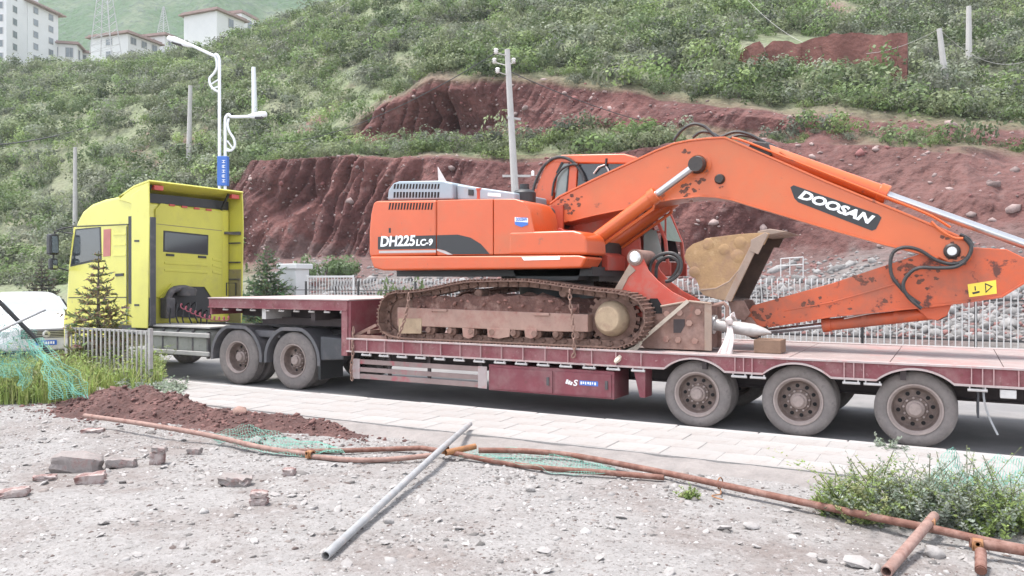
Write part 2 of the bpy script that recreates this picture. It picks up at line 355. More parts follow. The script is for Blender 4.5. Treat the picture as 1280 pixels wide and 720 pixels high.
# ================================================================== setting: ground, road, pavement
g = MB(); g.add([(-900, -300, -.03), (600, -300, -.03), (600, 900, -.03), (-900, 900, -.03)], [(0, 1, 2, 3)])
g.build('ground', 'yard', smooth=0, kind='structure')
g = MB(); g.add([(-160, -.68, 0), (60, -.68, 0), (60, 11, 0), (-160, 11, 0)], [(0, 1, 2, 3)])
g.build('road', 'asphalt', smooth=0, kind='structure')
g = MB(); g.box(-160, 60, 11, 15.4, -.2, .12); g.build('far_pavement', 'slab', smooth=0, kind='structure')
# near pavement: bed + slabs + kerb stones
SX0, SX1 = -18.0, 7.0
bed = MB().box(SX0, SX1, -2.40, -.72, -.2, .144).build('pavement', 'joint', smooth=0, kind='structure')
LY, LZ = .41, .61
slabm = []
for k in range(4):
    b = MB(); w, d, h = LZ / 2 - .005, LY / 2 - .005, .02
    e = .006
    b.add([(-w, -d, -h), (w, -d, -h), (w, d, -h), (-w, d, -h), (-w, -d, h - e), (w, -d, h - e), (w, d, h - e), (-w, d, h - e), (-w + e, -d + e, h), (w - e, -d + e, h), (w - e, d - e, h), (-w + e, d - e, h)],
          [(0, 1, 5, 4), (1, 2, 6, 5), (2, 3, 7, 6), (3, 0, 4, 7), (4, 5, 9, 8), (5, 6, 10, 9), (6, 7, 11, 10), (7, 4, 8, 11), (8, 9, 10, 11)])
    slabm.append(b.mesh('paving_slab', 'slab', 0, False))
nx = int((5.6 + 12.5) / LZ)
for i in range(nx):
    for j in range(4):
        x = -12.5 + (i + .5) * LZ + (.3 if j % 2 else 0); y = -2.385 + (j + .5) * LY
        mw = Matrix.Translation((x, y, .131 + random.uniform(-.003, .003))) @ Euler((random.uniform(-.006, .006), random.uniform(-.006, .006), random.uniform(-.006, .006))).to_matrix().to_4x4()
        link('paving_slab', slabm[0], bed, mw)
kb = MB(); kb.box(-.495, .495, -.06, .06, -.2, .155)
kme = kb.mesh('kerb_stone', 'kerb', 0)
for i in range(25):
    mw = Matrix.Translation((-17.5 + i, -.74 + random.uniform(-.006, .006), random.uniform(-.004, .004))) @ Matrix.Rotation(random.uniform(-.006, .006), 4, 'Z')
    o = link('kerb_stone', kme, bed, mw)
    b = o.modifiers.new('bevel', 'BEVEL'); b.width = .015; b.segments = 2
# rough mortar haunch along the back of the pavement
hx = np.linspace(-9, 5.5, 90); prof = [(-2.41, .13), (-2.55, .125), (-2.75, .085), (-2.92, .03)]
V = []; 
for j, (py_, pz) in enumerate(prof):
    n = fbm(hx * 1.4, j * 3.1, 0, 3); V.append(np.stack([hx, py_ + n * .10 * (j / 3), pz + fbm(hx * 3, j, 1, 5) * .018], 1))
V = np.concatenate(V); nX = len(hx)
F = [(j * nX + i, (j + 1) * nX + i, (j + 1) * nX + i + 1, j * nX + i + 1) for j in range(3) for i in range(nX - 1)]
tag(link('mortar_haunch', np_mesh('mortar_haunch', V, F, 'mortar', smooth=True)), kind='structure')

# gravel yard
def yard_z(x, y):
    return .085 + .035 * fbm(np.asarray(x) * .5, np.asarray(y) * .5, 0, 21, 3) + .02 * fbm(np.asarray(x) * 2.2, np.asarray(y) * 2.2, 0, 22, 3)
gx = np.linspace(-22, 10, 320); gy = np.concatenate([np.linspace(-14, -9, 20), np.linspace(-8.95, -2.42, 110)])
X, Y = np.meshgrid(gx, gy); Zy = yard_z(X, Y) + .010 * fbm(X * 9, Y * 9, 0, 25, 2)
V = np.stack([X, Y, Zy], -1).reshape(-1, 3); nX = len(gx)
F = [(j * nX + i, j * nX + i + 1, (j + 1) * nX + i + 1, (j + 1) * nX + i) for j in range(len(gy) - 1) for i in range(nX - 1)]
tag(link('gravel_yard', np_mesh('gravel_yard', V, F, 'yard', smooth=True)), kind='structure')
# planter earth to the left where the pavement stops
hx = np.linspace(-19, -9.6, 50); hy = np.linspace(-2.6, -.8, 16); X, Y = np.meshgrid(hx, hy)
Zp = .14 + .05 * fbm(X, Y, 0, 31) - .25 * np.clip((X + 10.6) / 1.0, 0, 1)
V = np.stack([X, Y, Zp], -1).reshape(-1, 3); F = [(j * 50 + i, j * 50 + i + 1, (j + 1) * 50 + i + 1, (j + 1) * 50 + i) for j in range(15) for i in range(49)]
tag(link('planter_earth', np_mesh('planter_earth', V, F, 'soil', smooth=True)), kind='structure')

# ================================================================== hillside: one sheet through surveyed profile points
# columns of the survey: bearing (photo column), then per key (row, distance from the road line)
KEYS = ['c1', 'c2', 'b', 'c3', 'm', 'r', 't']
SV = {
 -520: [(347, 25), (330, 27), (312, 29), (300, 31), (215, 40), (165, 48), (168, 90)],
 -250: [(346, 26), (322, 28), (300, 30), (288, 32), (185, 42), (130, 54), (132, 90)],
 -100: [(346, 27), (315, 29), (285, 32), (268, 34), (160, 45), (100, 60), (100, 90)],
 0:    [(345, 27), (305, 30), (265, 33), (248, 35), (145, 46), (90, 62), (88, 90)],
 130:  [(342, 27), (290, 30), (245, 33), (228, 35.5), (135, 47), (84, 66), (84, 92)],
 230:  [(338, 27), (262, 30), (222, 33), (208, 35.5), (122, 48), (67, 70), (76, 96)],
 285:  [(330, 27.5), (222, 30), (202, 33), (190, 35.5), (112, 49), (50, 72), (70, 98)],
 315:  [(326, 27.8), (202, 29.5), (190, 33), (178, 35.5), (102, 50), (40, 73), (66, 100)],
 380:  [(321, 27.8), (197, 29.5), (183, 33), (172, 35.5), (85, 50), (18, 75), (62, 105)],
 435:  [(320, 27.5), (196, 29.2), (181, 33.2), (158, 35.5), (68, 50), (-8, 75), (40, 110)],
 480:  [(320, 27.5), (197, 29.2), (183, 34), (126, 35.6), (58, 50), (-28, 75), (0, 110)],
 540:  [(320, 27.5), (198, 29.2), (184, 34.5), (100, 35.6), (42, 50), (-50, 75), (-50, 110)],
 640:  [(322, 27.5), (206, 29.5), (182, 34.5), (97, 35.8), (25, 50), (-65, 75), (-90, 110)],
 700:  [(324, 27.5), (205, 30), (173, 34.2), (106, 35.8), (22, 50), (-65, 75), (-95, 112)],
 780:  [(326, 27.5), (194, 30), (160, 34.0), (114, 35.6), (28, 50), (-60, 75), (-95, 115)],
 880:  [(328, 27), (176, 30), (154, 33.6), (126, 35.2), (40, 50), (-50, 75), (-90, 118)],
 950:  [(326, 26), (178, 30), (163, 33.2), (136, 34.8), (48, 50), (-42, 75), (-85, 120)],
 1040: [(318, 25), (180, 29.5), (167, 32.4), (146, 34), (56, 50), (-32, 75), (-80, 122)],
 1140: [(306, 24), (186, 29), (176, 32), (154, 33.6), (66, 50), (-22, 75), (-75, 124)],
 1280: [(298, 23), (208, 28.5), (192, 32), (166, 33.6), (78, 50), (-10, 75), (-70, 126)],
 1450: [(292, 22), (224, 28), (206, 32), (180, 33.6), (92, 50), (4, 75), (-60, 128)],
 1900: [(290, 21), (240, 28), (222, 32), (198, 33.6), (110, 50), (20, 75), (-50, 130)],
}
cols = sorted(SV)
def key_world(px, row, yd): p = on_y(px, row, yd); return np.array([p.x, p.y, p.z])
pxs = np.concatenate([np.linspace(cols[0], -60, 50)[:-1], np.linspace(-60, 1340, 680), np.linspace(1340, cols[-1], 50)[1:]]); NC = len(pxs)
K = np.zeros((NC, 9, 3))
for k in range(7):
    rows = np.interp(pxs, cols, [SV[c][k][0] for c in cols]); yd = np.interp(pxs, cols, [SV[c][k][1] for c in cols])
    if k in (1, 2, 3):                     # uneven edges of the cuttings
        rows = rows + 5 * fbm(pxs / 38, 0, k * 3.3, 40 + k, 4); yd = yd + .9 * fbm(pxs / 60, 1, k, 50 + k, 3)
    if k == 5: rows = rows + 4 * fbm(pxs / 40, 2, 0, 61, 3)
    K[:, k + 1] = [key_world(a, b, c) for a, b, c in zip(pxs, rows, yd)]
K[:, 0] = [[p[0], 15.4, .1] for p in (key_world(a, 380, 15.4) for a in pxs)]
K[:, 8] = K[:, 7] + np.array([0, 60, 14.0])[None]
SEG = [16, 64, 12, 46, 40, 44, 24, 8]
rowsP = []; zone = []
for k, n in enumerate(SEG):
    for i in range(n): rowsP.append(K[:, k] * (1 - i / n) + K[:, k + 1] * (i / n)); zone.append(k + i / n)
rowsP.append(K[:, 8]); zone.append(8.0)
S = np.stack(rowsP); zone = np.array(zone); NR = len(zone)          # (NR, NC, 3)
Zn = np.repeat(zone[:, None], NC, 1); PX = np.repeat(pxs[None], NR, 0)
sx, sy, sz = S[..., 0], S[..., 1], S[..., 2]
# erosion of the cuttings: fluted gullies cut back into the face
lowcut = np.clip(1 - np.abs(Zn - 1.55) / .75, 0, 1); upcut = np.clip(1 - np.abs(Zn - 3.5) / .65, 0, 1)
lowcut *= np.clip((PX - 268) / 45, 0, 1); upcut *= np.clip((PX - 425) / 40, 0, 1)
slant = sx - sz * (.30 + .25 * fbm(sx * .08, 0, 0, 68, 2)) + 1.6 * fbm(sx * .22, 0, sz * .22, 69, 3)
gm = np.clip(.62 + 1.5 * fbm(sx * .13, 0, sz * .16, 70, 3), .08, 1.35)
flute = gm * (1.25 * (1 - np.abs(vnoise(slant * .62, sz * .07, 0, 71))) ** 4 + .75 * (1 - np.abs(vnoise(slant * 1.5, sz * .16, 3, 72))) ** 4) + .5 + .26 * fbm(slant * 1.9, sy * 1.2, sz * .8, 73, 5, .6)
bulge = fbm(sx * .22, sz * .3, 4, 74, 3)
cut = np.maximum(lowcut, upcut * .7)
sy2 = sy + cut * ((flute - .95) * 1.7 + bulge * 1.3)
# hollow in the upper cutting
hol = np.exp(-(((PX - 545) / 75) ** 2)) * np.clip(1 - np.abs(Zn - 3.35) / .5, 0, 1); sy2 = sy2 + hol * 3.0
veg = 1 - np.clip(cut * 3, 0, 1)
sz2 = sz + veg * np.clip(Zn - .8, 0, 1) * (.9 * fbm(sx * .09, sy * .09, 0, 81, 3) + .35 * fbm(sx * .5, sy * .5, 0, 82, 3)) * np.clip((7.5 - Zn), 0, 1)
sz2 = sz2 + np.clip(1 - np.abs(Zn - .6) / .6, 0, 1) * (.25 * fbm(sx * .6, sy * .6, 0, 83, 4)) + cut * .25 * fbm(sx * 1.2, sy * 1.2, sz * 1.2, 84, 3)
S = np.stack([sx, sy2, sz2], -1)
# base colours: red clay cuttings, scree at the foot, olive soil under the scrub, bare red patches
def mixc(a, b, t): return np.asarray(a) * (1 - t[..., None]) + np.asarray(b) * t[..., None]
n1 = fbm(sx * .35, sy * .35, sz * .35, 91, 4); n2 = fbm(sx * 1.7, sy * 1.7, sz * 1.7, 92, 3); n3 = fbm(sx * .12, sz * .12, sy * .05, 93, 3)
clay = mixc((.066, .022, .020), (.138, .056, .048), np.clip(.5 + n1 * .9 + n2 * .35, 0, 1))
clay = mixc(clay, (.20, .13, .12), np.clip(n2 * 1.6 - .5, 0, .6))
clay = mixc(clay, (.112, .055, .047), np.clip((PX - 900) / 300, 0, .7) * np.clip(.6 + n3, 0, 1))
soilc = mixc((.150, .178, .092), (.175, .172, .115), np.clip(.35 + n1 * 1.1, 0, 1))
soilc = mixc(soilc, (.16, .08, .07), np.clip(n3 * 3.0 + n1 * 1.5 - 1.35, 0, .85))
scree = mixc((.12, .105, .098), (.18, .165, .156), np.clip(.5 + n2, 0, 1))
scree = mixc(scree, (.105, .054, .048), np.clip(.35 + n1 * 1.6 + (Zn - .35) * .9, 0, .9))
colr = mixc(soilc, clay, np.maximum(np.clip(cut * 4, 0, 1), np.clip((PX - 820) / 60, 0, 1) * np.clip((Zn - 1) / .1, 0, 1) * np.clip((4.02 + .1 * n1 - Zn) / .06, 0, 1) * np.clip(.8 + n1, 0, 1)))
sc_t = np.clip((1.12 - Zn + .35 * n1 + .15 * n2) / .08, 0, 1) * np.clip((PX - 280) / 60, 0, 1); colr = mixc(colr, scree, sc_t)
ii = np.arange(NR * NC).reshape(NR, NC)
F = np.stack([ii[:-1, :-1], ii[:-1, 1:], ii[1:, 1:], ii[1:, :-1]], -1).reshape(-1, 4)
fc = ((colr[:-1, :-1] + colr[1:, 1:]) / 2).reshape(-1, 3)
hill = tag(link('hillside', np_mesh('hillside', S.reshape(-1, 3), F, 'hill', fc, True)), kind='structure')

_d = S - np.array(CAM); _zz = -_d[..., 0] * ST + _d[..., 1] * CT; _pp = 640 + FPX * (_d[..., 0] * CT + _d[..., 1] * ST) / _zz; _qq = HZ - FPX * _d[..., 2] / _zz
def surf_at(px, py):            # the point of the hillside seen at that bearing and elevation
    e = (_pp - px) ** 2 + (_qq - py) ** 2 + np.where(_zz < 5, 1e9, 0); near = e < max(9.0, e.min() * 1.5)
    k = np.argmin(np.where(near, _zz, 1e9)); return Vector(S.reshape(-1, 3)[k])
def dist_at(px, py): d = surf_at(px, py) - CAM; return -d.x * ST + d.y * CT
# far hill across the valley behind the buildings
fx = np.linspace(-560, 60, 90); V = []
fz = np.linspace(0, 1, 40)
for j, t in enumerate(fz):
    for px in np.linspace(-700, 760, 90):
        Zd = 300 + 330 * t; hgt = 40 + 330 * t ** 1.05 + 14 * float(vnoise(px / 90, t * 3, 0, 5)) + 6 * float(vnoise(px / 26, t * 9, 0, 6))
        d = ray(px, HZ); V.append((CAM.x + d.x * Zd, CAM.y + d.y * Zd, hgt))
F = [(j * 90 + i, j * 90 + i + 1, (j + 1) * 90 + i + 1, (j + 1) * 90 + i) for j in range(39) for i in range(89)]
tag(link('far_hill', np_mesh('far_hill', V, F, 'farhill', smooth=True)), kind='structure')

# ------------------------------------------------------------------ scrub
def leaf_cloud(n, rad, seed, leaf=.12, squash=.75, lobes=6, up=.35):
    r = np.random.default_rng(seed)
    lc = r.normal(size=(lobes, 3)) * [.48, .48, .25]; lc[:, 2] = np.abs(lc[:, 2]) + .25; lr = r.uniform(.30, .58, lobes)
    w = r.integers(0, lobes, n); d = r.normal(size=(n, 3)); d /= np.linalg.norm(d, axis=1)[:, None]
    rr = lr[w] * r.uniform(.55, 1.05, n) ** .6
    P = lc[w] + d * rr[:, None]; P[:, 2] *= squash; P[:, 2] = np.abs(P[:, 2])
    P *= rad
    nn = d + np.array([0, 0, up]) + r.normal(size=(n, 3)) * .28; nn /= np.linalg.norm(nn, axis=1)[:, None]
    t = r.normal(size=(n, 3)) + np.array([0, 0, .5]); b = np.cross(nn, t); b /= np.linalg.norm(b, axis=1)[:, None]; a = np.cross(b, nn)
    s = leaf * r.uniform(.6, 1.4, n)[:, None]
    ln = a * s * 1.2; wd = b * s * .85
    V = np.stack([P - ln * .5, P + wd * .5, P + ln * .7, P - wd * .5], 1).reshape(-1, 3)
    return V, np.arange(n * 4).reshape(-1, 4), r.uniform(.8, 1.2, n)
def scatter_cells(weight, n, seed):
    r = np.random.default_rng(seed)
    A = np.linalg.norm(np.cross(S[1:, :-1] - S[:-1, :-1], S[:-1, 1:] - S[:-1, :-1]), axis=-1) * weight
    p = (A / A.sum()).ravel(); c = r.choice(p.size, n, p=p); j, i = np.divmod(c, NC - 1); u = r.random(n)[:, None]; v = r.random(n)[:, None]
    return S[j, i] * (1 - u) * (1 - v) + S[j, i + 1] * u * (1 - v) + S[j + 1, i] * (1 - u) * v + S[j + 1, i + 1] * u * v, Zn[j, i], PX[j, i]
cellcut = cut[:-1, :-1]; cz = Zn[:-1, :-1]; cpx = PX[:-1, :-1]
bare = np.clip(1 - np.clip(n3 * 3.0 + n1 * 1.5 - 1.2, 0, 1), .2, 1)[:-1, :-1]
w = (1 - np.clip(cellcut * 6, 0, 1)) * bare * (cz > .95) * (cz < 6.6) * (cpx > -420) * (cpx < 1650)
w *= np.where(cz < 1.1, .4, 1) * np.where(cz > 6, .35, 1)
w = np.where((cpx > 850) & (cz > 1.7) & (cz < 3.2), w * .10, w); w = np.where((cpx > 560) & (cpx <= 850) & (cz > 2) & (cz < 3.1), w * .6, w)
w = np.where((cpx < 285) & (cz > .6) & (cz < 3.3), np.maximum(w, .9), w)
dist = np.linalg.norm(S[:-1, :-1] - np.array(CAM), axis=-1); w = w / np.clip(dist / 60, .8, 2) ** 1.2
PAL = np.array([(.135, .192, .070), (.178, .208, .108), (.105, .142, .064), (.188, .210, .148), (.162, .172, .122), (.188, .248, .090)])
NS = 5600
pos, zz, pp = scatter_cells(w, int(NS * 1.05), 5)
_d2 = pos - np.array(CAM); _z2 = -_d2[:, 0] * ST + _d2[:, 1] * CT; _p2 = 640 + FPX * (_d2[:, 0] * CT + _d2[:, 1] * ST) / _z2; _q2 = HZ - FPX * _d2[:, 2] / _z2
pos = pos[~((_p2 > 915) & (_p2 < 1142) & (_q2 > 52) & (_q2 < 92 - (_p2 - 915) * .07))]; NS = len(pos)
pc = bpy.data.collections.new('scrub_kinds')
for i in range(10):
    V0, F0, c0 = leaf_cloud(300, 1, 100 + i, .115, squash=.95, lobes=7); pc.objects.link(bpy.data.objects.new('scrub_kind', np_mesh('scrub_kind', V0, F0, 'scrub_leaf', np.repeat(c0[:, None], 3, 1))))
tone = fbm(pos[:, 0] * .06, pos[:, 1] * .06, 0, 95, 3); r5 = np.random.default_rng(9)
dd = np.linalg.norm(pos - np.array(CAM), axis=1); ss = r5.uniform(.45, 1.0, NS) ** 1.3 * 1.6 * (1 + .25 * np.clip((dd - 60) / 60, 0, 1))
qq = r5.random(NS) + .45 * tone; ti = np.select([qq > .95, qq > .7, qq > .45, qq > .25, qq > .1], [5, 0, 1, 3, 2], 4); tint = PAL[ti] * np.exp(np.clip(r5.normal(-.03, .34, (NS, 1)), -.8, .34))
pm = bpy.data.meshes.new('hillside_scrub'); pm.vertices.add(NS); pm.vertices.foreach_set('co', (pos - np.array([0, 0, .12])[None] * ss[:, None]).astype(np.float32).ravel())
pm.attributes.new('tint', 'FLOAT_COLOR', 'POINT').data.foreach_set('color', np.hstack([tint, np.ones((NS, 1))]).astype(np.float32).ravel())
pm.attributes.new('scl', 'FLOAT_VECTOR', 'POINT').data.foreach_set('vector', (ss[:, None] * np.stack([r5.uniform(.85, 1.2, NS), r5.uniform(.85, 1.2, NS), r5.uniform(.85, 1.25, NS)], 1)).astype(np.float32).ravel())
pm.attributes.new('rot', 'FLOAT_VECTOR', 'POINT').data.foreach_set('vector', np.stack([r5.normal(0, .12, NS), r5.normal(0, .12, NS), r5.uniform(0, 6.28, NS)], 1).astype(np.float32).ravel())
so_ = tag(link('hillside_scrub', pm), 'dense grey green scrub covering the hillside behind the truck', 'scrub', kind='stuff')
ng = bpy.data.node_groups.new('scrub', 'GeometryNodeTree'); ng.interface.new_socket('Geometry', in_out='INPUT', socket_type='NodeSocketGeometry'); ng.interface.new_socket('Geometry', in_out='OUTPUT', socket_type='NodeSocketGeometry')
gi = ng.nodes.new('NodeGroupInput'); go = ng.nodes.new('NodeGroupOutput'); ip = ng.nodes.new('GeometryNodeInstanceOnPoints'); ci = ng.nodes.new('GeometryNodeCollectionInfo'); ci.inputs[0].default_value = pc; ci.inputs[1].default_value = True; ci.inputs[2].default_value = True
def nattr(nm):
    n_ = ng.nodes.new('GeometryNodeInputNamedAttribute'); n_.data_type = 'FLOAT_VECTOR'; n_.inputs[0].default_value = nm; return n_.outputs[0]
er = ng.nodes.new('FunctionNodeEulerToRotation'); ng.links.new(nattr('rot'), er.inputs[0])
ng.links.new(gi.outputs[0], ip.inputs['Points']); ng.links.new(ci.outputs[0], ip.inputs['Instance']); ip.inputs['Pick Instance'].default_value = True
ng.links.new(er.outputs[0], ip.inputs['Rotation']); ng.links.new(nattr('scl'), ip.inputs['Scale']); ng.links.new(ip.outputs[0], go.inputs[0])
so_.modifiers.new('scrub', 'NODES').node_group = ng

# single shrubs one can pick out: on the ledge between the cuttings and along the brinks
def shrub_mesh(seed, base, n=520, leaf=.085):
    V, F, c = leaf_cloud(n, 1, seed, leaf, lobes=9); return np_mesh('shrub', V, F, 'leaf', np.array(base)[None] * c[:, None])
sm = [shrub_mesh(300 + i, PAL[[5, 0, 1, 3, 5, 1, 2, 0][i]]) for i in range(8)]
stem = MB()
for a in range(5): stem.tube([(0, 0, -.1), (.12 * math.cos(a * 1.3), .12 * math.sin(a * 1.3), .25), (.3 * math.cos(a * 1.3), .3 * math.sin(a * 1.3), .55)], [.03, .02, .01], 5)
stem_me = stem.mesh('stem', 'bark')
def place_shrub(p, s, kind, label, group):
    mw = T(p[0], p[1], p[2] - .05 * s, random.uniform(0, 6.28), 0, s)
    o = link('shrub', sm[kind % 8], None, mw); tag(o, label, 'shrub', group); link('stem', stem_me, o, mw); return o
r6 = np.random.default_rng(77)
def surf(px, zk):
    i = int(np.clip(np.searchsorted(pxs, px), 0, NC - 1)); j = int(np.clip(np.searchsorted(zone, zk), 0, NR - 1)); return S[j, i]
for px in np.concatenate([np.arange(300, 850, 12.5), np.arange(850, 1000, 28)]):
    for t in range(2):
        q = px + r6.uniform(-6, 6); zk = 2.05 + r6.uniform(0, .8)
        if q > 470 and q < 560 and zk > 2.6: zk = 2.3
        place_shrub(surf(q, zk), r6.uniform(.55, 1.2) * (.45 if q > 840 else 1), int(r6.integers(0, 8)), 'green shrub on the ledge between the lower and upper red earth cuttings', 'shrubs on the ledge between the cuttings')
for px in np.arange(1000, 1330, 22):
    place_shrub(surf(px + r6.uniform(-8, 8), 2.3 + r6.uniform(0, .5)), r6.uniform(.3, .6), int(r6.integers(0, 8)), 'low pale shrub on the narrow shelf right of the boom knee', 'shrubs on the narrow shelf')
for px in np.arange(470, 1320, 13):
    place_shrub(surf(px + r6.uniform(-6, 6), 4.06 + r6.uniform(0, .12)), r6.uniform(.6, 1.1), int(r6.integers(0, 8)), 'shrub on the brink of the upper red earth cutting', 'shrubs along the brink of the upper cutting')
place_shrub(surf(1052, 2.6), 1.25, 4, 'round bright green bush on bare red slope above the boom lettering', None)
# boulders and pale stones in the cuttings, rubble at the foot
def stones_mesh(P, R, cols, seed):
    bm = bmesh.new(); bmesh.ops.create_icosphere(bm, subdivisions=1, radius=1); b0 = np.array([v.co[:] for v in bm.verts]); f0 = np.array([[v.index for v in f.verts] for f in bm.faces]); bm.free()
    r = np.random.default_rng(seed); n = len(P); V = np.empty((n, len(b0), 3))
    for k in range(n):
        q = b0 * (1 + r.uniform(-.34, .34, (len(b0), 1))) * np.array([1, r.uniform(.6, 1), r.uniform(.45, .8)]); a = r.uniform(0, 6.28); t = r.uniform(-.4, .4)
        ca, sa = math.cos(a), math.sin(a); x = q[:, 0] * ca - q[:, 1] * sa; y = q[:, 0] * sa + q[:, 1] * ca; z = q[:, 2] + x * t
        V[k] = np.stack([x, y, z], 1) * R[k] + P[k]
    F = (f0[None] + (np.arange(n) * len(b0))[:, None, None]).reshape(-1, 3)
    return V.reshape(-1, 3), F, np.repeat(cols, len(f0), 0)
wc = np.clip(cellcut * 3, 0, 1) * (cpx > 280) * (cpx < 1500); P1, _, _ = scatter_cells(wc, 2400, 15)
R1 = np.minimum(np.exp(r6.normal(-3.0, .7, len(P1))), .3); C1 = np.array([(.27, .20, .185)]) * r6.uniform(.6, 1.25, (len(P1), 1)); C1[::4] = np.array((.20, .08, .075))
V, F, c = stones_mesh(P1, R1, C1, 3)
tag(link('cutting_stones', np_mesh('cutting_stones', V, F, 'pebble', c)), 'pale stones sticking out of the red earth cuttings', 'stones', kind='stuff')
wr = (cz < .95) * (cz > .02) * (cpx > 330) * (cpx < 1600) * (.4 + (cpx > 880)) * np.clip(1.15 - cz, .12, 1) ** 2; P2, _, _ = scatter_cells(wr * 1.0, 9000, 16)
R2 = np.exp(r6.normal(-2.45, .5, len(P2))); C2 = np.array([(.20, .19, .184)]) * r6.uniform(.55, 1.3, (len(P2), 1)); C2[::6] = np.array((.2, .1, .09))
V, F, c = stones_mesh(P2, R2, C2, 4)
tag(link('rubble_slope', np_mesh('rubble_slope', V, F, 'pebble', c)), 'grey broken rock tipped behind the white fence', 'rubble', kind='stuff')

# ruined rammed earth walls on the slope
def ruin(pts, thick, name, label, base_z):
    top = XZ(pts, base_z); n = len(top); b = MB()
    xs = []; 
    for i in range(n - 1):
        k = 14
        for q in range(k): t = q / k; xs.append((top[i][0] * (1 - t) + top[i + 1][0] * t, top[i][1] * (1 - t) + top[i + 1][1] * t))
    xs.append(top[-1]); rr = random.Random(len(pts))
    xs = [(x, z + .35 * float(fbm(x * .9, 0, 0, 5, 3))) for x, z in xs]; H = 9; vs = []; fs = []; m = len(xs)
    for side in (0, 1):
        for j in range(H + 1):
            for x, z in xs:
                t = j / H; jit = .22 * float(fbm(x * 1.2, side * 9, z * .3 + t * 3, 6, 3))
                vs.append((x, base_z + (side * thick) + (jit if 0 < j else 0) - (1 - side) * .25 * (1 - t), z - 5.0 * (1 - t)))
    o = (H + 1) * m
    for j in range(H):
        for i in range(m - 1):
            fs += [(j * m + i, j * m + i + 1, (j + 1) * m + i + 1, (j + 1) * m + i), (o + j * m + i, o + (j + 1) * m + i, o + (j + 1) * m + i + 1, o + j * m + i + 1)]
    fs += [(H * m + i, H * m + i + 1, o + H * m + i + 1, o + H * m + i) for i in range(m - 1)]
    fs += [(j * m, (j + 1) * m, o + (j + 1) * m, o + j * m) for j in range(H)] + [(j * m + m - 1, o + j * m + m - 1, o + (j + 1) * m + m - 1, (j + 1) * m + m - 1) for j in range(H)]
    b.add(vs, fs); b.build(name, 'earthwall', smooth=30, label=label, cat='wall')
RY = surf_at(1060, 84).y - .6
ruin([(1003, 50), (1018, 47), (1060, 45), (1100, 41), (1118, 38), (1134, 38)], 1.0, 'ruined_wall', 'long ruined red earth wall high on the scrubby slope', RY)
ruin([(954, 64), (966, 56), (975, 54), (990, 52), (1004, 50)], 1.0, 'ruined_wall', 'short stepped piece of red earth ruin beside the long wall', RY + .3)
ruin([(923, 72), (928, 60), (940, 54), (950, 53), (956, 66)], 1.0, 'ruined_wall', 'pointed lump of red earth ruin left of the long wall', RY - .4)
ruin([(906, 80), (910, 75), (915, 80)], .7, 'ruined_wall', 'smallest stub of red earth ruin on the slope', RY - .8)
# ================================================================== wheels
def wheel_meshes(r, w, ri, nh, dish, key):
    t = MB(); pr = [(ri, .035), (ri + .025, .012), (r * .80, .0), (r * .90, .006), (r * .965, .028), (r, .05)]
    g = (w - .1) / 4
    for k in range(1, 4): pr += [(r, .05 + g * k - .008), (r - .014, .05 + g * k - .004), (r - .014, .05 + g * k + .004), (r, .05 + g * k + .008)]
    pr += [(r, w - .05), (r * .965, w - .028), (r * .90, w - .006), (r * .80, w), (ri, w - .035)]
    t.lathe(pr, n=48)
    m = MB(); m.cur = 2; m.lathe([(ri, .06), (ri + .014, .022), (ri + .012, .008), (ri - .004, .006), (ri - .022, .035), (ri - .034, .055)], n=40)
    m.cur = 0; m.lathe([(ri - .034, .055), (ri - .05, dish * .8), (ri * .80, dish), (ri * .74, dish + .012), (ri * .5, dish - .004), (ri * .47, dish - .03), (.0, dish - .03)], n=40)
    m.cur = 1
    for k in range(nh):
        a = 2 * math.pi * k / nh; rr = ri * .645; m.cyl((rr * math.cos(a), dish + .02, rr * math.sin(a)), (rr * math.cos(a), dish - .004, rr * math.sin(a)), ri * .085, n=10)
    m.cur = 2
    for k in range(10):
        a = 2 * math.pi * (k + .5) / 10; rr = ri * .44; m.cyl((rr * math.cos(a), dish, rr * math.sin(a)), (rr * math.cos(a), dish - .055, rr * math.sin(a)), .014, n=6)
    h = MB(); h.lathe([(ri * .36, dish - .03), (ri * .35, dish - .07), (ri * .28, dish - .085), (ri * .27, dish - .12), (ri * .22, dish - .135), (0, dish - .135)], n=24)
    return t.mesh('wheel', 'tyre'), m.mesh('rim', ['rim', 'hole_shade', 'rim_lip']), h.mesh('hub', 'hub')
WT = wheel_meshes(.455, .25, .295, 10, .13, 't'); WD = wheel_meshes(.525, .28, .30, 8, .17, 'd'); WF = wheel_meshes(.525, .30, .30, 10, .06, 'f')
def put_wheel(parent, ms, x, y, z, flip=False, inner=False):
    mw = T(x, y, z, math.pi if flip else 0) @ Matrix.Rotation(random.uniform(0, 6), 4, 'Y')
    o = link('wheel', ms[0], parent, mw); link('rim', ms[1], o, mw)
    if not inner: link('hub', ms[2], o, mw)
# ================================================================== lowbed trailer
tr = thing('lowbed_trailer', (0, 1.45, 0), 'faded red three axle lowbed trailer carrying the orange excavator', 'trailer')
AX = [0.0, 1.315, 2.655]; TW = 2.88
for x in AX:
    put_wheel(tr, WT, x, .10, .445); put_wheel(tr, WT, x, .40, .445, inner=True)
    put_wheel(tr, WT, x, TW - .10, .445, True); put_wheel(tr, WT, x, TW - .40, .445, True, inner=True)
    MB().cyl((x, .3, .445), (x, TW - .3, .445), .065).build('axle', 'trailer_under', tr)
XE = 5.3
# deck plates
b = MB(); L0 = 1.19
for i in range(int((XE + 5.95) / L0) + 1):
    x0 = -5.95 + i * L0; x1 = min(x0 + L0 - .008, XE)
    for y0, y1 in ((.02, 1.436), (1.444, TW - .02)):
        MB().box(x0, x1, y0, y1, .945, 1.0 + random.uniform(-.004, .003)).build('deck_plate', 'deck', tr, bevel=.004, seg=1, smooth=0)
